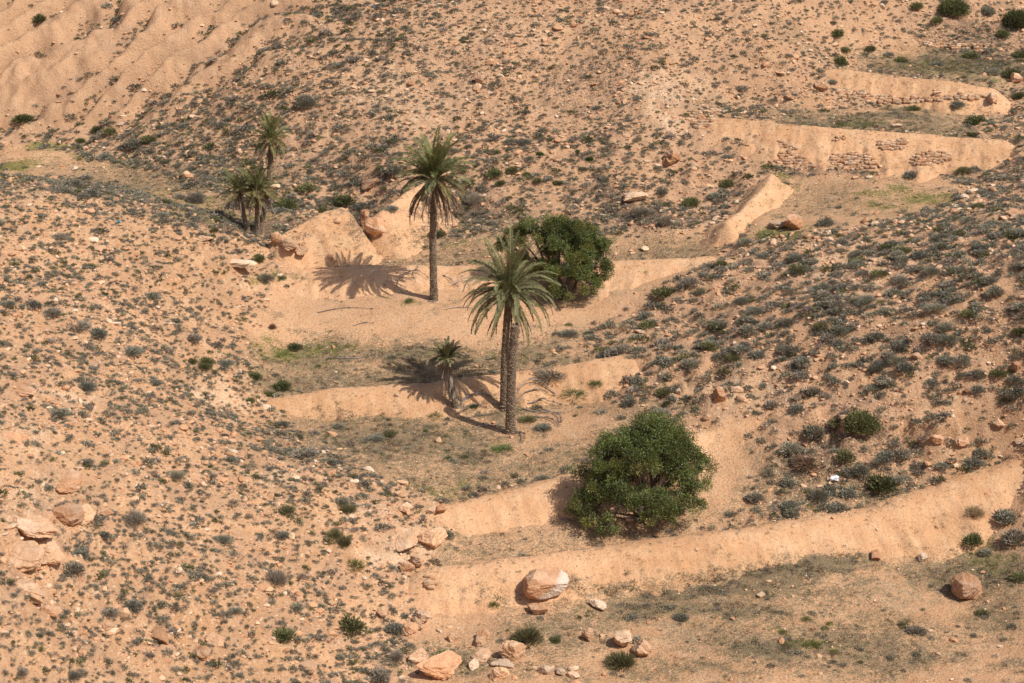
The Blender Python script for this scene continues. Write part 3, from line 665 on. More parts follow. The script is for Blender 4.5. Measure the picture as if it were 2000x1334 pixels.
# ------------------------------------------------------------------ broadleaf olive trees
def olive_tree(base_uv, lobes, label, seed, n_leaf, leaf=.15, yellow=.12, limb_n=7, gaps=()):
    r = np.random.default_rng(seed); p = hit(*base_uv)[0]; s = ppm(p); sv = s * .905; sd = s * .425
    t = tag(bpy.data.objects.new("olive_tree", None), label, "tree", "olive trees"); COL.objects.link(t); t.location = p
    C = []
    for (u, v, dy, rr) in lobes:
        dx = (u - base_uv[0]) / s; dz = (base_uv[1] - v - dy * sd) / sv; C.append((dx, dy, dz, rr))
    C = np.array(C); C[:, 2] = np.maximum(C[:, 2], C[:, 3] * .55)
    # sub-clumps around each lobe
    sub = []
    for c in C:
        k = int(13 * c[3] ** 1.7) + 5; d = rnd_dirs(k, -.75, r); q = c[:3] + d * (c[3] * r.uniform(.55, 1.0, k) * np.where(r.random(k) < .14, 1.28, 1))[:, None] * [1, 1, .85]
        q[:, 2] = np.maximum(q[:, 2], .15); sub += [(*a, c[3] * r.uniform(.22, .44)) for a in q]
    sub = np.array(sub)
    su, sv_ = base_uv[0] + sub[:, 0] * s, base_uv[1] - sub[:, 2] * sv - sub[:, 1] * sd
    for (gu, gv, ga, gb) in gaps: k_ = (((su - gu) / ga) ** 2 + ((sv_ - gv) / gb) ** 2 > 1); sub, su, sv_ = sub[k_], su[k_], sv_[k_]
    w = sub[:, 3] ** 2; w /= w.sum()
    idx = r.choice(len(sub), n_leaf, p=w); d = rnd_dirs(n_leaf, -1, r)
    rad = sub[idx, 3] * r.uniform(.15, 1.25, n_leaf) ** .6
    b = sub[idx, :3] + d * rad[:, None]; b[:, 2] = np.maximum(b[:, 2], .05)
    dd = d + r.normal(0, .55, d.shape) + [0, 0, .35]; dd /= np.linalg.norm(dd, axis=1)[:, None]
    V, F = diamonds(b, dd, leaf * r.uniform(.7, 1.3, n_leaf), leaf * .21, r, curl=.1)
    tone = r.uniform(.5, 1.45, len(sub))[idx] * r.uniform(.75, 1.25, n_leaf)
    base = np.array((.13, .165, .045)); yl = np.array((.27, .245, .05)); gy = np.array((.25, .27, .14))
    ysub = r.random(len(sub)) < yellow; col = np.where(ysub[idx][:, None], base * .4 + yl * .6, base); col = np.where((r.random(n_leaf) < .16)[:, None], gy, col) * tone[:, None]
    col[r.random(n_leaf) < .02] = (.30, .22, .05)
    link("crown", mesh_np("crown", V, F, M_LEAF, smooth=False, cols=np.repeat(col, 4, 0)), t)
    # limbs: forks from the ground to each lobe, twigs on to the clumps
    Vs, Q, T, off = [], [], [], 0
    def add(path, rad, seg=6):
        nonlocal off
        V, F = tube(path, rad, seg); q, t3 = fix_quads(F); Vs.append(V); Q.append(q + off); T.append(t3 + off); off += len(V)
    forks = []
    for k in range(limb_n):
        a = k * 6.283 / limb_n + r.uniform(-.3, .3); root = np.array([.3 * math.cos(a), .3 * math.sin(a), -.2]); e = np.array([1.3 * math.cos(a), 1.3 * math.sin(a), r.uniform(1.3, 2.4)])
        m = (root + e) / 2 + r.normal(0, .15, 3); add([root, m, e], [.2, .15, .12]); forks.append(e)
    add([[0, 0, -.4], [0, 0, .35], [.05, 0, .7]], [.55, .42, .25], 9)
    for c in C:
        f = min(forks, key=lambda g: np.linalg.norm(g[:2] - c[:2] * .35)); e = c[:3].copy()
        m = f * .5 + e * .5 + r.normal(0, .25, 3); m[2] += .2; add([f, m, e], [.11, .08, .05])
        near = sub[np.linalg.norm(sub[:, :3] - e, axis=1) < c[3] * 1.15][:14]
        for q in near: mm = (e + q[:3]) / 2 + r.normal(0, .12, 3); add([m * .3 + e * .7, mm, q[:3]], [.045, .03, .015], 4)
    V = np.concatenate(Vs)
    link("trunk", mesh_np("trunk", V, [np.concatenate(Q), np.concatenate(T)], M_BARK, cols=np.tile((.15, .115, .085), (len(V), 1))), t)
    return p
olive_tree((1255, 1005), [(1262,852,.8,1.7),(1215,866,.3,1.5),(1310,862,.9,1.5),(1180,900,-.6,1.3),(1345,900,.6,1.3),(1285,892,-.6,1.5),(1235,905,-1.2,1.4),
 (1372,915,.2,.9),(1322,935,-.6,1.2),(1352,950,-.9,1.1),(1172,945,-.8,1.2),(1140,930,.2,.9),(1133,975,-1.2,1.0),(1205,960,-1.9,1.3),(1150,1010,-2.2,1.0),(1185,1028,-3.1,1.05),
 (1118,1000,-1.0,.7),(1245,975,-2.6,1.1),(1285,985,-2.6,1.2),(1330,985,-1.9,1.0),(1262,1008,-3.2,.75),(1300,1010,-2.8,.7),(1358,985,-1.6,.7),(1230,880,2.3,1.5),(1300,900,2.8,1.6),(1200,920,2.4,1.4)],
 "big round olive tree growing on bare sand between the two nearest earth dams", 41, 105000, gaps=[(1262, 938, 36, 20), (1222, 1018, 34, 12), (1195, 985, 16, 9), (1215, 905, 12, 8), (1318, 905, 9, 7)])
olive_tree((1098, 582), [(1085,450,.8,1.2),(1120,462,.2,1.3),(1150,470,.8,1.2),(1172,490,.4,1.1),(1010,462,1.6,1.1),(1035,448,1.5,.9),(1090,490,-.4,1.2),(1135,505,-.8,1.2),(1165,525,-.5,1.1),
 (1060,475,.4,.9),(985,480,1.6,.8),(1040,520,.3,.9),(1075,530,-1.0,1.0),(1120,540,-1.6,1.1),(1150,560,-1.6,1.0),(1088,572,-2.0,.8),(1110,590,-2.6,.55),(1172,550,-.6,.8),(1140,480,2.4,1.4),(1070,500,2.2,1.2),(1020,505,1.6,.9)],
 "loose olive tree half hidden behind the near palm's crown, with yellowish top", 43, 82000, yellow=.3, gaps=[(1048, 500, 22, 16), (1085, 505, 10, 8), (1125, 560, 24, 8)])
# ------------------------------------------------------------------ bushes and shrubs that stand out, one by one
# (u, v, radius m, height factor, tone, kind, label)
B = [
 (597,205,1.55,.9,'grey','dome','largest round grey bush on the far hillside above the slim palm',2),
 (380,392,1.3,.85,'purple','dome','two lobed purplish grey bush on the valley floor left of the palm clump',2),
 (350,388,.8,.8,'purple','dome','smaller purplish bush touching the two lobed one left of the palm clump',0),
 (262,288,1.3,.9,'grey','dome','tall grey bush at the foot of the gullied hillside, right of three dark bushes',0),
 (292,276,1.0,.8,'green','dome','grey green bush against the right side of the tall grey bush',0),
 (215,262,.9,.9,'green','dome','right one of the dark green pair at the foot of the gullies',0),
 (188,260,.85,.9,'dark','dome','left one of the dark green pair at the foot of the gullies',0),
 (158,278,.6,.9,'dark','dome','small dark bush just below the dark green pair by the gullies',0),
 (45,235,1.3,.7,'dark','dome','long dark green bush low in the leftmost gully',0),
 (205,308,1.1,.6,'bluegrey','dome','flat bluish bush at the edge of the green grass strip',0),
 (78,45,1.0,1.1,'dark','dome','dark upright bush high on the leftmost spur',0),
 (672,398,1.35,.8,'dark','dome','dark green bush in the washed out gap beside the sandy mound',0),
 (628,412,.8,.6,'green','dome','low green bush just left of the dark one by the sandy mound',0),
 (705,405,1.0,.7,'bluegrey','dome','grey bush behind the broken earth bank',0),
 (560,405,1.4,.75,'dark','dome','dark bush behind the crown of the middle palm of the clump',0),
 (470,402,1.2,.9,'purple','dome','bare purplish bush behind the leaning palm of the clump',0),
 (600,370,1.2,.6,'green','dome','green bush on the slope right of the far palm clump',0),
 (770,338,1.1,1.0,'grey','dome','grey bush growing over the dark rock overhang left of the tall palm',0),
 (742,330,.5,.9,'green','dome','small green bush on the lip of the dark overhang',0),
 (765,410,.9,.55,'bluegrey','dome','grey bush on the sloping top of the broken earth bank',0),
 (965,345,1.1,.85,'dark','dome','largest dark green bush right of the tall palm crown',0),
 (1000,335,.85,.8,'green','dome','green bush between two dark ones right of the tall palm crown',0),
 (978,362,.6,.9,'dark','dome','round dark bush just below the largest one right of the tall palm',0),
 (1028,342,.55,.8,'green','dome','small green bush at the right end of the row by the tall palm',0),
 (1022,280,.85,.8,'bluegrey','dome','double grey bush on open hillside above the row of dark bushes',0),
 (1054,303,.5,.8,'fresh','dome','bright green small bush below the double grey bush',0),
 (1152,313,.5,.9,'fresh','dome','brightest green round bush on the far slope, rightmost of two',0),
 (1128,298,.4,.9,'fresh','dome','small bright green bush on the far slope, left of its twin',0),
 (1050,356,.6,.9,'green','dome','green bush low on the slope above the far olive tree',0),
 (1090,360,.6,.8,'dark','dome','dark bush on the slope straight above the far olive tree',0),
 (1290,380,.95,.9,'grey','dome','grey bush right of the overhanging slab of rock',0),
 (1180,355,.7,1,'grey','dome','grey bush in the gully above and left of the overhanging slab',0),
 (1350,400,1.1,.8,'green','dome','green bush in the hollow left of the short steep bank',0),
 (1395,385,.9,.6,'bluegrey','dome','bluish bush pressed against the short steep bank',0),
 (1300,440,.8,1.1,'purple','tuft','leafless purplish bush at the edge of the dark gully floor',0),
 (1610,440,1.1,.8,'grey','dome','wide grey bush right of the brown boulder on the upper terrace',0),
 (1780,345,.9,.8,'bluegrey','dome','bluish bush under the rightmost stone patch of the long dam',0),
 (1640,125,1.1,1.0,'dark','dome','dark green bush left of the high earth dam top end',0),
 (1635,70,.9,1.1,'dark','dome','dark bush in the rocky notch below the picture top',0),
 (1650,100,.8,.8,'green','dome','green bush between the notch and the high dam',0),
 (1860,25,2.2,1.0,'dark','dome','very large dark green bush on the top slope above the stone wall',2),
 (1985,50,2.0,1.2,'dark','dome','large dark bush partly out of sight at the upper corner',2),
 (1790,18,1.0,.9,'green','dome','green bush left of the very large one on the top slope',0),
 (1975,150,1.4,.8,'dark','dome','dark green bush at the end of the high earth dam terrace',0),
 (1935,145,1.2,.8,'grey','dome','grey bush left of the dark one on the high terrace',0),
 (1760,120,.9,.8,'green','dome','bush in the middle of the high terrace',0),
 (1735,110,.8,.8,'bluegrey','dome','grey bush left of middle on the high terrace',0),
 (1905,240,1.2,.8,'dark','dome','dark green bush on the terrace below the high dam, right end',0),
 (1785,215,.9,.7,'dark','dome','dark green bush in front of the stone course of the high dam',0),
 (1870,208,.9,.8,'bluegrey','dome','grey bush in front of the right part of the high dam stones',0),
 (1990,190,.9,.8,'dark','dome','small dark bush by the brown boulder at the right edge',0),
 (1900,265,.8,.6,'dark','dome','low dark bush at the right tip of the long upper dam',0),
 (1625,162,.8,.6,'grey','dome','grey bush on the face of the high dam',0),
 (1500,460,1.3,.4,'fresh','tuft','bright green patch of herbs beside the brown boulder',0),
 (550,758,.95,.85,'dark','dome','round dark green bush at the left tip of the palm dam',0),
 (497,738,.7,.9,'dark','dome','dark green bush up the slope from the left tip of the palm dam',0),
 (526,773,.55,.8,'green','dome','small green bush below the round one by the palm dam tip',0),
 (402,710,.9,.7,'green','dome','green double bush on the lower left slope, level with the grassy patch',0),
 (375,708,.55,.8,'green','dome','small green bush left of the double one on the lower left slope',0),
 (487,785,.6,.7,'green','dome','low green bush at the start of the path of pale rock',0),
 (505,508,.85,.8,'green','dome','green bush on the pale rock beside the sandy mound',0),
 (550,545,.5,.7,'green','dome','small green bush in a grassy hollow below the sandy mound',0),
 (420,452,.5,.9,'olive','tuft','yellow green tussock on the crest of the near slope',0),
 (1120,772,1.25,.5,'fresh','tuft','largest bright green low bush by the right end of the palm dam',0),
 (1165,752,.8,.6,'fresh','tuft','bright green bush uphill of the low one by the palm dam',0),
 (982,880,1.1,.45,'fresh','tuft','soft bright green herbs below the headless trunk',0),
 (800,590,.7,.6,'fresh','tuft','green shrubby tuft at the foot of the tallest palm',0),
 (925,795,.4,.8,'fresh','dome','small green bush at the foot of the near palm',0),
 (850,815,.8,.5,'grass','tuft','dry grass tuft left of the headless trunk',0),
 (1030,822,.9,.5,'olive','tuft','dry grass tuft right of the headless trunk',0),
 (532,643,.45,1,'brown','tuft','rusty brown tuft on the sandy third terrace',0),
 (575,680,.8,.6,'dark','dome','dark low bush on the grassy patch of the third terrace',0),
 (682,1228,1.2,.8,'green','dome','big grey green bush at the lower centre, above the purple flowering one',0),
 (551,1246,.95,.85,'dark','dome','dark olive bush on stony ground left of the big grey green one',0),
 (538,1140,1.1,.85,'purple','tuft','straw and purple coloured broom like bush on the lower left slope',0),
 (265,1022,.95,1,'purple','tuft','leafless round purple bush on the lower left slope below the rock outcrop',0),
 (143,1118,.9,.9,'purple','dome','purplish bush downhill of the rock outcrop',0),
 (260,1190,.9,.8,'bluegrey','dome','bluish bush near the lower left, above the loose rocks',0),
 (678,1002,.8,.9,'olive','tuft','upright olive green broom above the pale smooth rock',0),
 (655,1050,.7,1,'olive','tuft','upright broom left of the pale smooth rock',0),
 (672,1068,.7,1.1,'olive','tuft','taller broom beside the pale smooth rock',0),
 (692,1112,1.0,.8,'grass','tuft','wide pale green broom below the pale smooth rock',0),
 (870,1050,.7,.9,'grey','dome','grey bush leaning on the side of the pale smooth rock',0),
 (740,1330,1.1,.8,'purple','dome','grey bush with a hint of pink blossom at the bottom edge',0),
 (770,1232,.8,.7,'bluegrey','dome','bluish bush among pale boulders at the lower centre',0),
 (1030,1252,1.3,.8,'olive','tuft','loose twiggy olive bush below the split boulder',0),
 (1213,1302,1.3,.75,'olive','tuft','loose twiggy bush in front of the two round pale boulders',0),
 (868,1290,1.2,.6,'green','dome','green bush above the large rock at the bottom edge',0),
 (965,1185,.6,.7,'grass','tuft','green and straw grass tuft left of the split boulder',0),
 (1085,1240+13,.5,.7,'green','dome','small green bush between bottom rocks',0),
 (1585,1262,.9,.4,'grass','tuft','widest tussock of yellow green grass on the near terrace',0),
 (1530,1237,.5,.5,'grass','tuft','grass tussock uphill of the widest one',0),
 (1575,1212,.5,.5,'grass','tuft','small grass tussock behind the widest one',0),
 (1630,1275,.45,.5,'grass','tuft','grass tussock right of the widest one',0),
 (1620,1220,.4,.6,'grass','tuft','thin tussock between path and widest tussock',0),
 (1720,955,1.35,.9,'dark','dome','dark green bush just behind the long near dam',0),
 (1640,995,1.4,.45,'bluegrey','dome','wide low bluish bush lining the back of the near dam',0),
 (1680,840,1.8,1.0,'dark','dome','huge dark bush hollow in the middle on the near right slope',2),
 (1590,850,1.2,.8,'grey','dome','grey bush left of the huge hollow one',0),
 (1650,895,1.1,.7,'olive','dome','olive green bush below the huge hollow one',0),
 (1580,905,1.6,.35,'brown','tuft','mat of reddish brown dead brushwood behind the near dam',0),
 (1620,955,1.1,.5,'bluegrey','dome','bluish bush beside the white bag',0),
 (1545,880,1.1,.7,'grey','dome','grey bush at the edge of the bare sand fan',0),
 (1900,1060,1.0,.8,'dark','dome','dark green bush with dry stalks right of the path',0),
 (1965,1015,1.2,.8,'bluegrey','dome','bluish bush at the right edge by the end of the near dam',0),
 (1985,1055,1.3,.8,'purple','dome','purplish grey bush at the right edge above the round boulder',0),
 (1925,1082,.6,.7,'bluegrey','dome','small round bluish bush between path and round boulder',0),
 (1920,1200,.7,.5,'green','dome','flat green bush under the round boulder',0),
 (1990,1130,.8,.7,'green','dome','green bush at the right edge level with the round boulder',0),
 (1905,1010,.9,.9,'dry','tuft','tall dry straw coloured stalks beside the path',0),
 (1345,560,1.4,.6,'purple','tuft','pinkish leafless brush where the sand bank meets the near right slope',0),
 (1300,575,1.5,.55,'green','dome','long grey green bush along the edge of the tilled sand',0),
 (1410,520,.9,.7,'olive','dome','straw green bush on the crest above the sand bank end',0),
 (1075,735,2.0,.3,'purple','tuft','wide tangle of leafless brush behind the palm dam',0),
 (595,890,1.3,.6,'purple','dome','long purple grey bush on the foot of the near left slope',0),
 (640,905,.9,.6,'bluegrey','dome','bluish bush right of the long purple grey one',0),
 (660,835,.7,.6,'grey','dome','grey bush alone on the palm terrace floor, left part',0),
 (760,850,.9,.4,'olive','tuft','flat olive tuft in the middle of the palm terrace',0),
 (1700,98,.8,.8,'green','dome','green bush at the left end of the highest terrace',0),
 (1895,112,1.0,.8,'dark','dome','dark bush on the highest terrace in front of the low ragged wall',0),
 (1958,70,1.0,.9,'green','dome','green bush above the right part of the low ragged wall',0),
 (1930,28,1.1,1,'grey','dome','grey bush between the two very large dark bushes on the top slope',0),
 (1830,128,.8,.7,'bluegrey','dome','bluish bush right of middle on the highest terrace',0),
 (1992,112,1.1,.9,'dark','dome','dark bush at the right edge beside the ragged wall',0),
 (1830,45,.9,.9,'green','dome','green bush just below the very large dark one on the top slope',0),
 (840,395,.9,.8,'purple','dome','leafless purplish bush right behind the trunk of the tallest palm',0),
 (925,395,1.1,.8,'purple','tuft','tangled dead brush in the dark gully right of the tallest palm',0),
 (1255,418,1.2,.6,'purple','tuft','dead brush on the dark gully floor under the overhanging slab',0),
 (1420,362,.9,.8,'green','dome','green bush in the hollow above the short steep bank',0),
 (65,600,1.0,.7,'bluegrey','dome','blue grey bush on the upper part of the near left slope',0),
 (100,615,1.0,.7,'purple','dome','purplish bush next to the blue grey one on the near left slope',0),
 (150,640,1.2,.6,'purple','dome','long purplish bush higher on the near left slope',0),
 (190,655,1.0,.7,'bluegrey','dome','bluish bush below the long purplish one',0),
 (375,665,1.1,.5,'purple','dome','long low purple bush in the middle of the near left slope',0),
 (255,690,1.1,.6,'bluegrey','dome','wide bluish bush in the middle of the near left slope',0),
]
SHM = {}
def bush_mesh(tone, kind, big, v):
    k = (tone, kind, big, v)
    if k not in SHM:
        SHM[k] = shrub_mesh(5200 if big else (1100 if kind == 'dome' else (320 if tone in ('grass', 'fresh') else 900)), 100 + len(SHM) * 3, tone, kind, {'dark': 'green', 'grey': 'bluegrey', 'purple': 'grey', 'green': 'olive'}.get(tone))
    return SHM[k]
bp = hit([b[0] for b in B], [b[1] for b in B]); LAND = []
for i, (b, q) in enumerate(zip(B, bp)):
    u, v, r_, hf, tone, kind, lab, big = b
    nm = "grass_tussock" if tone == 'grass' else ("bush")
    o = link(nm, bush_mesh(tone, kind, big, i % 2), loc=(q[0], q[1], q[2] - .08 * r_), rotz=rng.uniform(0, 6.3), scale=(r_ * rng.uniform(.95, 1.15), r_ * rng.uniform(.85, 1.05), r_ * hf * 1.1))
    tag(o, lab, "grass" if tone == 'grass' else "bush", "grass tussocks" if tone == 'grass' else "bushes that stand out on the valley floor and slopes")
taken = [(q[0], q[1], b[2]) for b, q in zip(B, bp)]

# ------------------------------------------------------------------ boulders, one by one: (u, v, rx, ry, rz, tone, sink, label)
R = [
 (1055,1176,1.6,1.05,.9,0,.12,'largest boulder, split between orange and whitish halves, at the foot of the near dam'),
 (1051,1203,.62,.5,.38,0,.2,'small orange rock propped against the front of the split boulder'),
 (1887,1172,1.15,1.05,.92,0,.12,'big round orange boulder standing alone on green ground near the right edge'),
 (1165,1190,.6,.4,.32,4,.25,'flat pale rock on the near terrace, right of the split boulder'),
 (1712,1096,.5,.42,.34,3,.2,'reddish rock on dark ground, left one of two by the path'),
 (1803,1098,.42,.32,.34,4,.2,'pale pointed rock beside the path, right one of two'),
 (1218,1264,.72,.6,.55,2,.15,'craggy pale boulder behind the twiggy bush, left one of the pair'),
 (1257,1284,.75,.6,.55,1,.15,'smooth pale boulder behind the twiggy bush, right one of the pair'),
 (1151,1252,.5,.42,.4,1,.2,'lone cream rock left of the boulder pair'),
 (1003,1290,.8,.65,.58,1,.15,'rounded square boulder above the heap at the bottom edge'),
 (855,1328,1.5,1.0,.75,0,.2,'wide flat topped orange boulder at the bottom edge'),
 (975,1328,.6,.45,.5,1,.2,'upright rock at the bottom edge right of the flat topped boulder'),
 (943,1250,.5,.4,.42,0,.2,'cracked brown rock above the bottom heap'),
 (936,1262,.5,.4,.35,1,.2,'pale rock touching the cracked brown one'),
 (884,1254,.45,.35,.42,1,.2,'egg shaped cream rock above the green bush'),
 (940,1288,.75,.5,.32,1,.25,'broad low slab above the bottom heap'),
 (925,1305,.6,.4,.25,4,.25,'low pale slab in the bottom heap'),
 (985,1305,.8,.4,.25,4,.25,'long pale slab in the bottom heap'),
 (1065,1318,.5,.35,.35,4,.2,'white angular rock at the right of the bottom heap'),
 (1095,1320,.4,.3,.25,4,.2,'small white rock next to the white angular one'),
 (1120,1325,.4,.3,.25,2,.2,'last rock at the right end of the bottom heap'),
 (820,1295,.8,.5,.5,1,.25,'leaning rock left of the green bush at the bottom'),
 (824,1218,.55,.45,.42,2,.2,'block like pale rock, uppermost of the small stack'),
 (815,1228,.5,.4,.32,1,.2,'tan block under the block like pale rock'),
 (798,1240,.55,.45,.4,0,.2,'orange block at the lower left of the small stack'),
 (749,1210,.42,.35,.42,1,.2,'isolated triangular rock on the slope left of the small stack'),
 (858,1236,.25,.15,.12,4,.2,'small bright white stone near the small stack'),
 (793,1118,.5,.4,.36,0,.15,'orange rock in front of the left end of the near dam'),
 (812,1110,.5,.4,.45,1,.15,'brown rock leaning on the orange one by the dam end'),
 (845,1070,1.2,.9,.85,1,.4,'large smooth pale rock outcrop between the two nearest dams'),
 (790,1068,1.3,1.0,.45,1,.6,'pale rock shelf left of the smooth pale outcrop'),
 (862,1003,.5,.4,.35,3,.2,'dark sided rock marking the left tip of the middle dam'),
 (845,1005,.6,.35,.28,1,.25,'flat rock beside the left tip of the middle dam'),
 (795,1000,.6,.45,.3,1,.3,'round rock in grass left of the middle dam'),
 (140,940,1.3,.8,.55,3,.5,'overhanging brown rock at the head of the outcrop on the near left slope'),
 (130,968,1.0,.7,.5,1,.35,'tan rock under the overhanging one'),
 (118,1015,1.3,1.0,.9,1,.5,'tall pale rock in the middle of the outcrop'),
 (155,1012,1.1,.8,.75,0,.5,'orange brown rock right of the tall pale one'),
 (90,1030,.9,.7,.6,0,.3,'rounded rock left of the tall pale one'),
 (200,1010,.7,.5,.4,2,.25,'cream rock lying free to the right of the outcrop'),
 (55,1045,2.0,1.3,.8,0,.6,'long weathered slab of the outcrop'),
 (85,1090,1.5,1.1,.9,0,.55,'steep faced block at the lower part of the outcrop'),
 (25,1095,1.6,1.1,1.0,0,.55,'cleft block at the left edge of the outcrop'),
 (45,1150,1.6,1.1,.7,1,.6,'rounded bottom block of the outcrop'),
 (20,860,1.5,1.0,.55,2,.5,'pale slab at the left edge above the outcrop'),
 (30,760,1.6,1.0,.35,1,.5,'flat buried slab high at the left edge'),
 (310,1250,1.0,.7,.45,1,.3,'ledge of tan stone at the lower left'),
 (420,1260,.7,.5,.4,1,.3,'angular tan rock among scree at the lower left'),
 (395,1290,.6,.45,.4,3,.3,'brown rock among scree at the bottom'),
 (205,1250-20,.6,.4,.3,1,.3,'pale rock with a shaded hollow at the lower left'),
 (90,1200,.8,.5,.35,1,.3,'tan slab downhill of the outcrop'),
 (600,1310,.7,.5,.35,1,.3,'tan rock near the bottom edge left of the purple bush'),
 (1405,785,1.1,.9,1.0,3,.45,'crumbling rock pillar right of the near olive tree top'),
 (1440,768,.9,.7,.7,1,.45,'pale crumbling block next to the rock pillar'),
 (1380,822,.7,.5,.45,1,.3,'rock at the foot of the crumbling pillar'),
 (1325,770,.6,.45,.45,2,.3,'pale rock up slope left of the crumbling pillar'),
 (1880,880,.9,.7,.8,0,.4,'undercut rock above the right part of the near dam'),
 (1830,870,.8,.6,.6,3,.4,'brown rock left of the undercut one'),
 (1950,845,.9,.7,.5,1,.4,'pale broken ledge on the near right slope'),
 (1990,870,.7,.5,.45,1,.35,'rounded rock at the right edge above the near dam'),
 (1895,770,.7,.5,.5,3,.35,'shadowed rock step high on the near right slope'),
 (1985,725,.8,.6,.7,3,.35,'rock step at the right edge of the near right slope'),
 (1985,423,.9,.6,.4,0,.3,'orange rock on the crest at the right edge'),
 (1551,447,1.0,.8,.8,3,.2,'brown boulder with dark hollow on the edge of the upper terrace'),
 (1520,445,1.1,.7,.4,2,.4,'low pale slab left of the brown boulder'),
 (1238,398,1.3,.9,.35,2,.05,'overhanging pale slab above the dark gully'),
 (1315,325,1.2,.9,.7,3,.35,'brown rock step right of the pale erosion scar'),
 (937,166,.6,.45,.4,1,.2,'single rock on the open far hillside beside a grey shrub'),
 (733,468,.9,.7,.9,0,.25,'orange fallen block in the washed out gap'),
 (712,440,.6,.5,.8,3,.3,'dark orange block closing the end of the broken bank'),
 (725,368,1.4,.8,.5,3,.3,'dark ledge in the hillside left of the tall palm'),
 (540,480,.8,.4,.55,0,.2,'leaning orange slab at the left tip of the sandy mound'),
 (560,495,1.1,.7,.4,1,.35,'brown slab below the leaning orange one'),
 (590,502,.8,.5,.35,1,.35,'flat rock below the stone facing of the sandy mound'),
 (455,520,1.6,1.0,.35,4,.55,'pale smooth rock shelf on the shoulder of the near left slope'),
 (395,472,.8,.6,.3,1,.4,'tan rock cluster on the crest of the near left slope'),
 (1540,198,.5,.4,.35,0,.2,'ochre rock on the slope above the long upper dam'),
 (1600,178,.9,.6,.5,3,.3,'brown rock at the left end of the high dam stones'),
 (1940,200,.8,.6,.5,1,.25,'brown rock beneath the right end of the high dam'),
 (1985,162,.9,.6,.5,0,.3,'orange rock at the right edge by the high dam'),
 (147,332,.5,.35,.25,4,.2,'white stone on the grassy valley floor'),
 (1697,349,.35,.25,.2,4,.2,'pale stone on the upper terrace under the stone patches'),
 (1670,350,.35,.25,.18,1,.2,'tan stone next to the pale one on the upper terrace'),
 (1750,248,.5,.3,.2,2,.2,'flat stones on the terrace behind the long upper dam'),
]
R = [(r_[0], r_[1], r_[2] * k_, r_[3] * k_, r_[4] * k_, *r_[5:]) for r_ in R for k_ in [.85 if (r_[0] < 330 and r_[1] > 700) else .58 if (r_[0] > 1300 and 700 < r_[1] < 900) else 1]]
R = [(*r_[:5], r_[0] % 2, min(r_[6] + .14, .72), r_[7]) if (r_[0] < 330 and r_[1] > 700) else r_ for r_ in R]
rp = hit([b[0] for b in R], [b[1] for b in R])
for i, (b, q) in enumerate(zip(R, rp)):
    q = q + np.array([0, b[3] * .5, 0]); q[2] = hz(q[0], q[1])
    big = b[2] > .9
    o = rock_object(q, b[2], b[3], b[4], 500 + i * 3, b[7], b[5], b[6], group="boulders and rocks", cat="rock", name="boulder" if big else "rock", pale=(i == 0), sub=5 if b[2] > .45 else 3,
                    rot=(0.25 if i == 0 else None), round_=(i == 2))
    taken.append((q[0], q[1], max(b[2], b[3]) * .7))

# ------------------------------------------------------------------ dry stone facings
def stones_on(spots, size, seed, outward=.13):
    """a face of stacked stones: each spot is a place on the ground"""
    r = np.random.default_rng(seed); Vs, Fs, Cs, off = [], [], [], 0
    for k, q in enumerate(spots):
        V, F = rock_shape(2, seed * 100 + k % 23, planes=5, box=1); s = size * r.uniform(.8, 1.3, 3) * [1.3, .9, .85]
        R3 = np.array(Matrix.Rotation(r.uniform(-.2, .2), 3, 'Z') @ Matrix.Rotation(r.uniform(-.2, .2), 3, 'Y'))
        V = (V * s) @ R3.T + q + [0, -outward, 0]; Vs.append(V); Fs.append(F + off); off += len(V)
        Cs.append(np.tile(np.array(ROCKC[r.integers(0, 3)]) * r.uniform(.6, 1.05), (len(V), 1)))
    V = np.concatenate(Vs); c = V.mean(0); c[2] = V[:, 2].min()
    return mesh_np("stone_facing", V - c, np.concatenate(Fs), M_RUBBLE, smooth=False, cols=np.concatenate(Cs)), c
def facing(poly_uv, size, label, seed, stepu, stepv, keep=1.0, ragged=2):
    us = [p[0] for p in poly_uv]; vs = [p[1] for p in poly_uv]; r = np.random.default_rng(seed); pu, pv = [], []
    row = 0; v = min(vs)
    while v < max(vs):
        u = min(us) + (row % 2) * stepu * .5
        while u < max(us): pu.append(u + r.normal(0, stepu * .12)); pv.append(v + r.normal(0, stepv * .12)); u += stepu * .8 * r.uniform(.8, 1.2)
        v += stepv * .8; row += 1
    pu, pv = np.array(pu), np.array(pv); m = inpoly(pu + r.normal(0, ragged, len(pu)), pv + r.normal(0, ragged * .6, len(pu)), poly_uv) & (r.random(len(pu)) < keep)
    S = hit(pu[m], pv[m]); D = np.linalg.norm(S[:, None] - S[None], axis=2) < size * 2.6; lab_ = np.arange(len(S))
    for _ in range(60): lab_ = np.where(D, lab_[None, :], 10 ** 6).min(1)
    S = S[lab_ == np.bincount(lab_).argmax()]
    me, c = stones_on(S, size, seed)
    tag(link("stone_facing", me, loc=c), label, "stone facing", "dry stone facings of the earth dams")
facing([(1628,178),(1650,172),(1700,186),(1790,192),(1880,185),(1940,186),(1932,192),(1850,194),(1800,200),(1740,204),(1700,202),(1690,192),(1640,190)], .22, "continuous course of stones along the foot of the high dam", 61, 9, 5)
facing([(1710,55),(1760,68),(1830,80),(1900,86),(1960,88),(2000,97),(2040,104),(2040,112),(1990,108),(1930,100),(1850,95),(1780,86),(1720,66)], .22, "low ragged stone wall across the top slope", 62, 9, 5, .85)
facing([(1515,300),(1545,295),(1570,303),(1590,322),(1585,332),(1545,330),(1520,318)], .2, "leftmost stone patch on the long upper dam, broken and brown", 63, 9, 6)
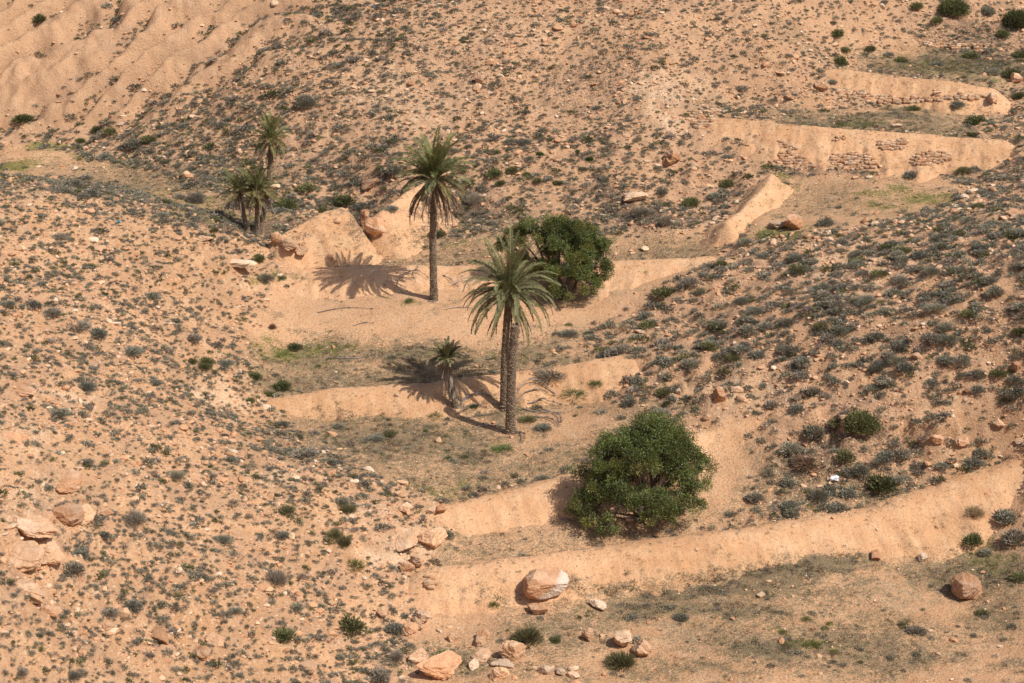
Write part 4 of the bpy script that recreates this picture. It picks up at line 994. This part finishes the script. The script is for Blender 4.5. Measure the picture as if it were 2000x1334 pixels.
facing([(1625,302),(1660,297),(1690,299),(1712,312),(1705,328),(1670,333),(1635,330),(1618,316)], .2, "rounded stone patch in the middle of the long upper dam", 64, 9, 6)
facing([(1775,310),(1800,297),(1835,292),(1856,300),(1850,312),(1820,322),(1780,325)], .2, "rightmost stone patch on the long upper dam", 65, 9, 6)
facing([(1715,273),(1770,272),(1775,284),(1760,292),(1722,293)], .2, "small upper stone patch near the crest of the long upper dam", 66, 9, 6)
facing([(1470,272),(1520,276),(1560,285),(1555,292),(1520,287),(1475,282)], .17, "loose broken row of stones left of the patches on the long upper dam", 67, 10, 6, .7)
facing([(1612,267),(1640,266),(1700,270),(1702,275),(1640,273),(1612,272)], .13, "thin course of small stones just under the crest of the long upper dam", 71, 9, 4, .7)
facing([(1345,220),(1400,213),(1405,224),(1395,236),(1385,256),(1365,255),(1345,240)], .22, "stone wall corner at the left end of the long upper dam", 68, 9, 6)
facing([(1396,424),(1436,422),(1436,443),(1395,447)], .2, "stone facing on the near end of the short steep bank", 69, 9, 6)
facing([(545,476),(600,474),(596,490),(560,492)], .16, "stone facing at the left of the sandy mound", 70, 8, 5)
facing([(830,1124),(842,1120),(848,1148),(834,1150)], .22, "few dark stones holding the left tip of the near dam", 72, 9, 8)

# ------------------------------------------------------------------ scattered scrub
def sample_ground(n, y0=90, y1=232):
    x = rng.uniform(-58, 60, n); y = rng.uniform(y0, y1, n); z = hz(x, y); u, v = proj(x, y, z)
    m = (u > -160) & (u < 2160) & (v > -120) & (v < 1450)
    return x[m], y[m], z[m], u[m], v[m]
def clump(x, y, s=4.0, k=0): return sstep(-.25, .35, fbm(x / s + k, y / s + 3 * k, 3))
def region(u, v, x, y):
    left = (u < 860) & (v > 345 + .27 * np.clip(u, 0, 620)) ; right = (u > 1050) & (v > 515 - .16 * (u - 1400)) & (v < 1010)
    return np.where(left, 0, np.where(right, 1, 2))
def shrub_density(x, y, u, v, zn):
    reg = region(u, v, x, y); h = zn['hill']; far = np.select([u < 700, u < 1300], [9, 7.5], 5)
    d = np.where(reg == 0, 7.5 * (.45 + .55 * clump(x, y, 3)), np.where(reg == 1, 4.6 * (.4 + .6 * clump(x, y, 3, 5)), far * (.65 + .35 * clump(x, y, 5, 9))))
    d = d * h + .45 * (1 - h) * np.clip(zn['olive'] * 2, 0, 1)
    r, gm = gully(x, y, u, v); d = d * (1 - gm) + gm * 7.0 * sstep(.5, .85, r) + 3.0 * zn['dark']
    d = d * (1 - .75 * zone(u, v, Z_PALE)) * (1 - .8 * zone(u, v, [(1130, 190, 110, 60, .8), (1280, 200, 40, 50, .9), (860, 220, 80, 40, .4)]))
    d = d * (1 - zone(u, v, Z_SMOOTH))
    return d, reg
x, y, z, u, v = sample_ground(230000); zn_ = zones(x, y, z); d, reg = shrub_density(x, y, u, v, zn_)
keep = rng.random(len(x)) < d * (118 * 142 / 230000)
for p in DAMS.values():
    keep &= ~(dam_z(p, x, y) > z - .03)
for tx, ty, tr in taken: keep &= np.hypot(x - tx, y - ty) > tr * .8
x, y, z, u, v, reg = [a[keep] for a in (x, y, z, u, v, reg)]; n = len(x)
rad = np.select([reg == 0, reg == 1], [rng.lognormal(math.log(.20), .43, n), rng.lognormal(math.log(.33), .48, n)], rng.lognormal(math.log(.215), .5, n))
rad = np.clip(rad, .1, .85) * np.where((reg == 2) & (u > 800) & (v < 260), .8, 1)
px = rad * FPX / (y * CP - (z - CAM_Z) * SP)
vis = (u > 5) & (u < 1995) & (v > 5) & (v < 1330)
score = np.where(vis, px, 0); order = np.argsort(-score); single = order[:175]; rest = np.setdiff1d(np.arange(n), single)
LANDM = [("tallest palm", 848, 586), ("headless trunk", 997, 846), ("palm clump", 500, 455), ("big round olive tree", 1255, 1005), ("far olive tree", 1098, 582), ("split boulder", 1055, 1178),
 ("big round orange boulder", 1887, 1172), ("small shaggy palm", 889, 794), ("sandy mound", 620, 460), ("white bag", 1630, 937), ("crumbling rock pillar", 1405, 780), ("huge hollow bush", 1680, 840),
 ("rock outcrop", 100, 1020), ("smooth pale outcrop", 838, 1070), ("undercut rock", 1880, 880), ("largest round grey bush", 597, 205), ("brown boulder", 1551, 440), ("short steep bank", 1450, 390), ("round dark green bush", 550, 755),
 ("dark olive bush", 551, 1246), ("broom like bush", 538, 1140), ("two lobed purplish bush", 380, 392), ("overhanging pale slab", 1238, 398), ("pink blossomed bush", 740, 1325)]
TN = ['grey', 'bluegrey', 'purple', 'green', 'olive']; WD = dict(grey="grey", bluegrey="bluish", purple="purplish", green="green", olive="olive green")
seen_l = {}
for i in single:
    tone = TN[rng.choice(5, p=[.38, .3, .2, .08, .04])]; kind = 'dome' if rng.random() < .8 else 'tuft'
    s = rad[i]; st = rng.uniform(1, 1.45); hf = rng.uniform(.6, .95)
    o = link("shrub", bush_mesh(tone, kind, 0, int(rng.integers(0, 3))), loc=(x[i], y[i], z[i] - .06 * s), rotz=rng.uniform(0, 6.3), scale=(s * st, s, s * hf))
    nm, lu, lv = min(LANDM, key=lambda L: math.hypot(L[1] - u[i], L[2] - v[i])); du, dv = u[i] - lu, v[i] - lv
    where = ("right of" if du > 0 else "left of") if abs(du) > 1.6 * abs(dv) else ("above" if dv < 0 else "below") if abs(dv) > 1.6 * abs(du) else (("above and " if dv < 0 else "below and ") + ("right of" if du > 0 else "left of"))
    how = "close" if math.hypot(du, dv) < 110 else ("some way" if math.hypot(du, dv) < 260 else "far")
    adj = ("long " if st > 1.3 else "") + ("low " if hf < .72 else "tall " if hf > .88 else "")
    base_l = f"{adj}{WD[tone]} {'wiry' if kind == 'tuft' else 'domed'} shrub {how} {where} the {nm}"
    k = seen_l.get(base_l, 0); seen_l[base_l] = k + 1
    if k: base_l = base_l.replace(" shrub ", f" shrub, {['smaller', 'third largest', 'fourth largest', 'fifth largest', 'sixth largest'][min(k - 1, 4)]}, ")
    if len(base_l.split()) > 16: base_l = base_l.replace(' domed', '').replace(' wiry', '').replace('some way ', '')
    tag(o, base_l, "shrub", ["shrubs on the near left slope", "shrubs on the near right slope", "shrubs on the far hillside"][reg[i]])
protos = [shrub_proto(130, 900 + k) for k in range(6)] + [shrub_proto(90, 920 + k, 'tuft') for k in range(2)]
def tints(n, p=(.38, .30, .20, .08, .04)):
    t = np.array([TONES[k] for k in TN]); return t[rng.choice(5, n, p=p)] * rng.uniform(.75, 1.3, n)[:, None]
def scl3(r_, lo=.65, hi=.95):
    n = len(r_); return np.stack([r_ * rng.uniform(1, 1.4, n), r_, r_ * rng.uniform(lo, hi, n)], 1)
ra = rad[rest]
scatter_merge("low_scrub", protos, np.stack([x[rest], y[rest], z[rest] - .05 * ra], 1), scl3(ra), rng.uniform(0, 6.3, len(rest)), tints(len(rest)), M_SCRUB,
              "thousands of small grey green shrubs dotted over all the stony slopes", "scrub")
print("shrubs", n)
# seedlings, tiny tufts and herbs
x, y, z, u, v = sample_ground(280000); zn_ = zones(x, y, z); d, reg = shrub_density(x, y, u, v, zn_)
d = d * 1.0 + 15 * np.clip(zn_['olive'] * 1.3 - .2, 0, 1) * (.35 + .65 * clump(x, y, 1.6, 3)) + 2.5 * np.clip(zn_['green'] - .3, 0, 1) + .5
for p in DAMS.values(): d = np.where(dam_z(p, x, y) > z - .03, d + .9, d)
keep = rng.random(len(x)) < d * (118 * 142 / 280000)
x, y, z, u, v = [a[keep] for a in (x, y, z, u, v)]; g = zn_['green'][keep]; n = len(x)
ra = rng.uniform(.06, .2, n) * (1 + 1.1 * np.clip(zn_['olive'][keep] * 1.5, 0, 1)); tn = np.array([TONES[k] for k in ('grey', 'purple', 'brown', 'dark', 'olive', 'green')])[rng.choice(6, n, p=[.30, .2, .28, .08, .1, .04])] * rng.uniform(.6, 1.2, n)[:, None]; gr = rng.random(n) < g; tn[gr] = np.array(TONES['grass']) * rng.uniform(.7, 1.3, gr.sum())[:, None]
tiny = [shrub_proto(26, 960 + k) for k in range(5)] + [shrub_proto(22, 970 + k, 'tuft') for k in range(4)]
scatter_merge("ground_cover", tiny, np.stack([x, y, z - .01], 1), scl3(ra, .5, .9), rng.uniform(0, 6.3, n), tn, M_SCRUB, "thin cover of herbs, seedlings and dry tufts on slopes and terrace floors", "herbs")
print("tufts", n)

# ------------------------------------------------------------------ rubble
def stone_protos(k0, n, sub=1):
    out = []
    for k in range(n):
        V, F = rock_shape(sub, k0 + k, planes=7, dmin=.42); out.append((V, F, np.ones(len(V))))
    return out
x, y, z, u, v = sample_ground(260000); zn_ = zones(x, y, z)
d = 12.0 * zn_['hill'] * np.where(y > 178, .6, 1) * (.3 + .9 * clump(x, y, 3.2, 7)) + .45 + 1.5 * zone(u, v, [(900, 1290, 240, 60, 1), (780, 1180, 90, 90, .8), (800, 970, 160, 50, .5), (600, 1230, 250, 120, 1), (1350, 800, 140, 90, 1), (1700, 360, 200, 20, .5), (1800, 850, 220, 60, 1)])
for p in DAMS.values(): d = np.where(dam_z(p, x, y) > z - .03, .25, d)
keep = rng.random(len(x)) < d * (118 * 142 / 260000)
x, y, z, u, v = [a[keep] for a in (x, y, z, u, v)]; n = len(x)
ra = np.clip(rng.lognormal(math.log(.06), .55, n), .025, .40); ra *= np.where(region(u, v, x, y) == 2, 1.15, 1)
tn = np.array(ROCKC)[rng.choice(5, n, p=[.36, .32, .16, .08, .08])] * rng.uniform(.85, 1.15, n)[:, None]
bigm = ra > .15
for nm, m, pr, lab in (("gravel", ~bigm, stone_protos(1200, 8, 1), "small loose stones and gravel strewn over the ground"), ("rubble", bigm, stone_protos(1300, 10, 2), "fist to head sized broken rocks strewn over the slopes")):
    rr = ra[m]; k = m.sum()
    scatter_merge(nm, pr, np.stack([x[m], y[m], z[m] + rr * .12], 1), np.stack([rr * rng.uniform(.9, 1.6, k), rr * rng.uniform(.8, 1.2, k), rr * rng.uniform(.5, .9, k)], 1), rng.uniform(0, 6.3, k), tn[m], M_RUBBLE, lab, "stones")
print("stones", n, bigm.sum())

# ------------------------------------------------------------------ fallen fronds, dead branches, litter
def ground_path(u0, v0, u1, v1, bow, lift, n=12):
    a, b = hit([u0, u1], [v0, v1]); s = np.linspace(0, 1, n); p = a[None] * (1 - s)[:, None] + b[None] * s[:, None]
    nrm = np.array([-(b - a)[1], (b - a)[0]]); nrm = nrm / (np.linalg.norm(nrm) + 1e-9)
    p[:, 0] += bow * np.sin(s * math.pi) * nrm[0]; p[:, 1] += bow * np.sin(s * math.pi) * nrm[1]
    p[:, 2] = hz(p[:, 0], p[:, 1]) + .05 + lift * np.sin(s * math.pi * .9); return p
def fallen_frond(a, bow, lift, label, seed, feathers=22, thick=.05, tone=(.30, .255, .22)):
    r = np.random.default_rng(seed); p = ground_path(*a, bow, lift); o = p[0].copy(); p = p - o
    V, F = tube(p, np.linspace(thick, .015, len(p)), 5); q, t3 = fix_quads(F); Vs, Q, off = [V], [q], len(V); C = [np.tile(tone, (len(V), 1))]
    for k in range(feathers):
        f = r.uniform(.25, 1); c = np.array([np.interp(f, np.linspace(0, 1, len(p)), p[:, i]) for i in range(3)]); t = p[-1] - p[0]; t /= np.linalg.norm(t)
        for sg in (-1, 1):
            dd = t * .8 + sg * np.array([-t[1], t[0], 0]) * r.uniform(.3, .9) + [0, 0, r.uniform(-.05, .35)]; dd /= np.linalg.norm(dd); l = r.uniform(.2, .45)
            w = np.array([0, 0, 1.0]) * .02; pts = np.array([c, c + dd * l * .5 + w, c + dd * l, c + dd * l * .5 - w]); Vs.append(pts); Q.append(np.array([[0, 1, 2, 3]]) + off); off += 4
            C.append(np.tile(np.array(tone) * r.uniform(.7, 1.2), (4, 1)))
    me = mesh_np("fallen_frond", np.concatenate(Vs), [np.concatenate(Q), t3], M_DRY, smooth=False, cols=np.concatenate(C))
    tag(link("fallen_frond", me, loc=o), label, "fallen frond", "fallen grey palm fronds and branches")
FR = [((1005,788,1085,778),.5,.15,"long arched grey frond right behind the headless trunk"),((1085,772,1010,775),-.6,.5,"frond bowed up over the dam foot right of the near palm"),
 ((895,800,965,783),.6,.2,"frond curving from the small palm to the near palm"),((890,812,950,800),.4,.1,"lower of the fronds between the small palm and near palm"),
 ((905,822,960,812),.3,.05,"short frond in front of those between the two palms"),((1020,800,1100,808),-.4,.1,"grey frond pointing right from the headless trunk"),
 ((1040,815,1090,835),.5,.1,"frond curving down the terrace right of the headless trunk"),((1060,800,1092,828),.5,.1,"second frond curving down right of the headless trunk"),
 ((935,835,985,838),.2,.05,"frond lying at the left foot of the headless trunk"),((1015,845,1018,868),.2,.25,"short upright stub in front of the headless trunk"),
 ((1030,790,1098,796),.3,.3,"pale bleached frond at the right of the fallen heap"),((900,790,940,776),.3,.2,"frond leaning on the dam beside the small palm"),
 ((620,612,730,606),.5,.05,"thin curved branch alone on the tilled sand"),((690,638,730,634),.3,.05,"short twig on the tilled sand"),((870,606,925,604),.2,.03,"straight branch right of the tallest palm"),
 ((780,540,838,552),.5,.3,"bleached branch left of the tallest palm"),((775,560,800,535),.2,.2,"grey dead branch sloping up left of the tallest palm"),((790,575,760,548),.1,.3,"dark dead branch beneath the crown shadow of the tallest palm"),
 ((865,540,890,562),.1,.2,"thick dark stick right of the tallest palm"),((880,560,935,556),.4,.3,"brush branch between the tallest palm and far olive tree"),((815,525,812,548),.05,.6,"thin pale stake standing on the sand bank"),
 ((905,570,930,548),.2,.3,"tangled branch just left of the near palm crown"),((835,590,855,596),.1,.1,"small stick at the foot of the tallest palm"),((705,702,622,700),.1,.05,"short dark stick on the grassy patch")]
for k, (a, bw, lf, lab) in enumerate(FR): fallen_frond(a, bw, lf, lab, 700 + k, 26 if k < 12 else 8, .055 if k < 12 else .045, (.30, .26, .225) if k % 3 else (.22, .18, .15))

def crumpled(label, uv, s, col, seed, name, cat):
    V, F = rock_shape(3, seed, planes=9); V = V * [s, s * .6, s * .55]; V += .12 * s * np.random.default_rng(seed).normal(size=V.shape)
    p = hit(*uv)[0]; V[:, 2] -= V[:, 2].min() + .03
    me = mesh_np(name, V, F, M_BAG, smooth=False, cols=np.tile(col, (len(V), 1))); tag(link(name, me, loc=p), label, cat)
M_BAG = col_material("plastic_film", .1, rough=.4, info=False)
crumpled("crumpled white plastic bag caught in scrub behind the near dam", (1630, 940), .36, (.78, .80, .84), 81, "plastic_bag", "bag")
crumpled("scrap of turquoise plastic high on the near left slope", (232, 437), .16, (.03, .35, .48), 82, "plastic_scrap", "litter")
crumpled("scrap of blue plastic near the top of the far hillside", (727, 14), .14, (.05, .25, .50), 83, "plastic_scrap", "litter")
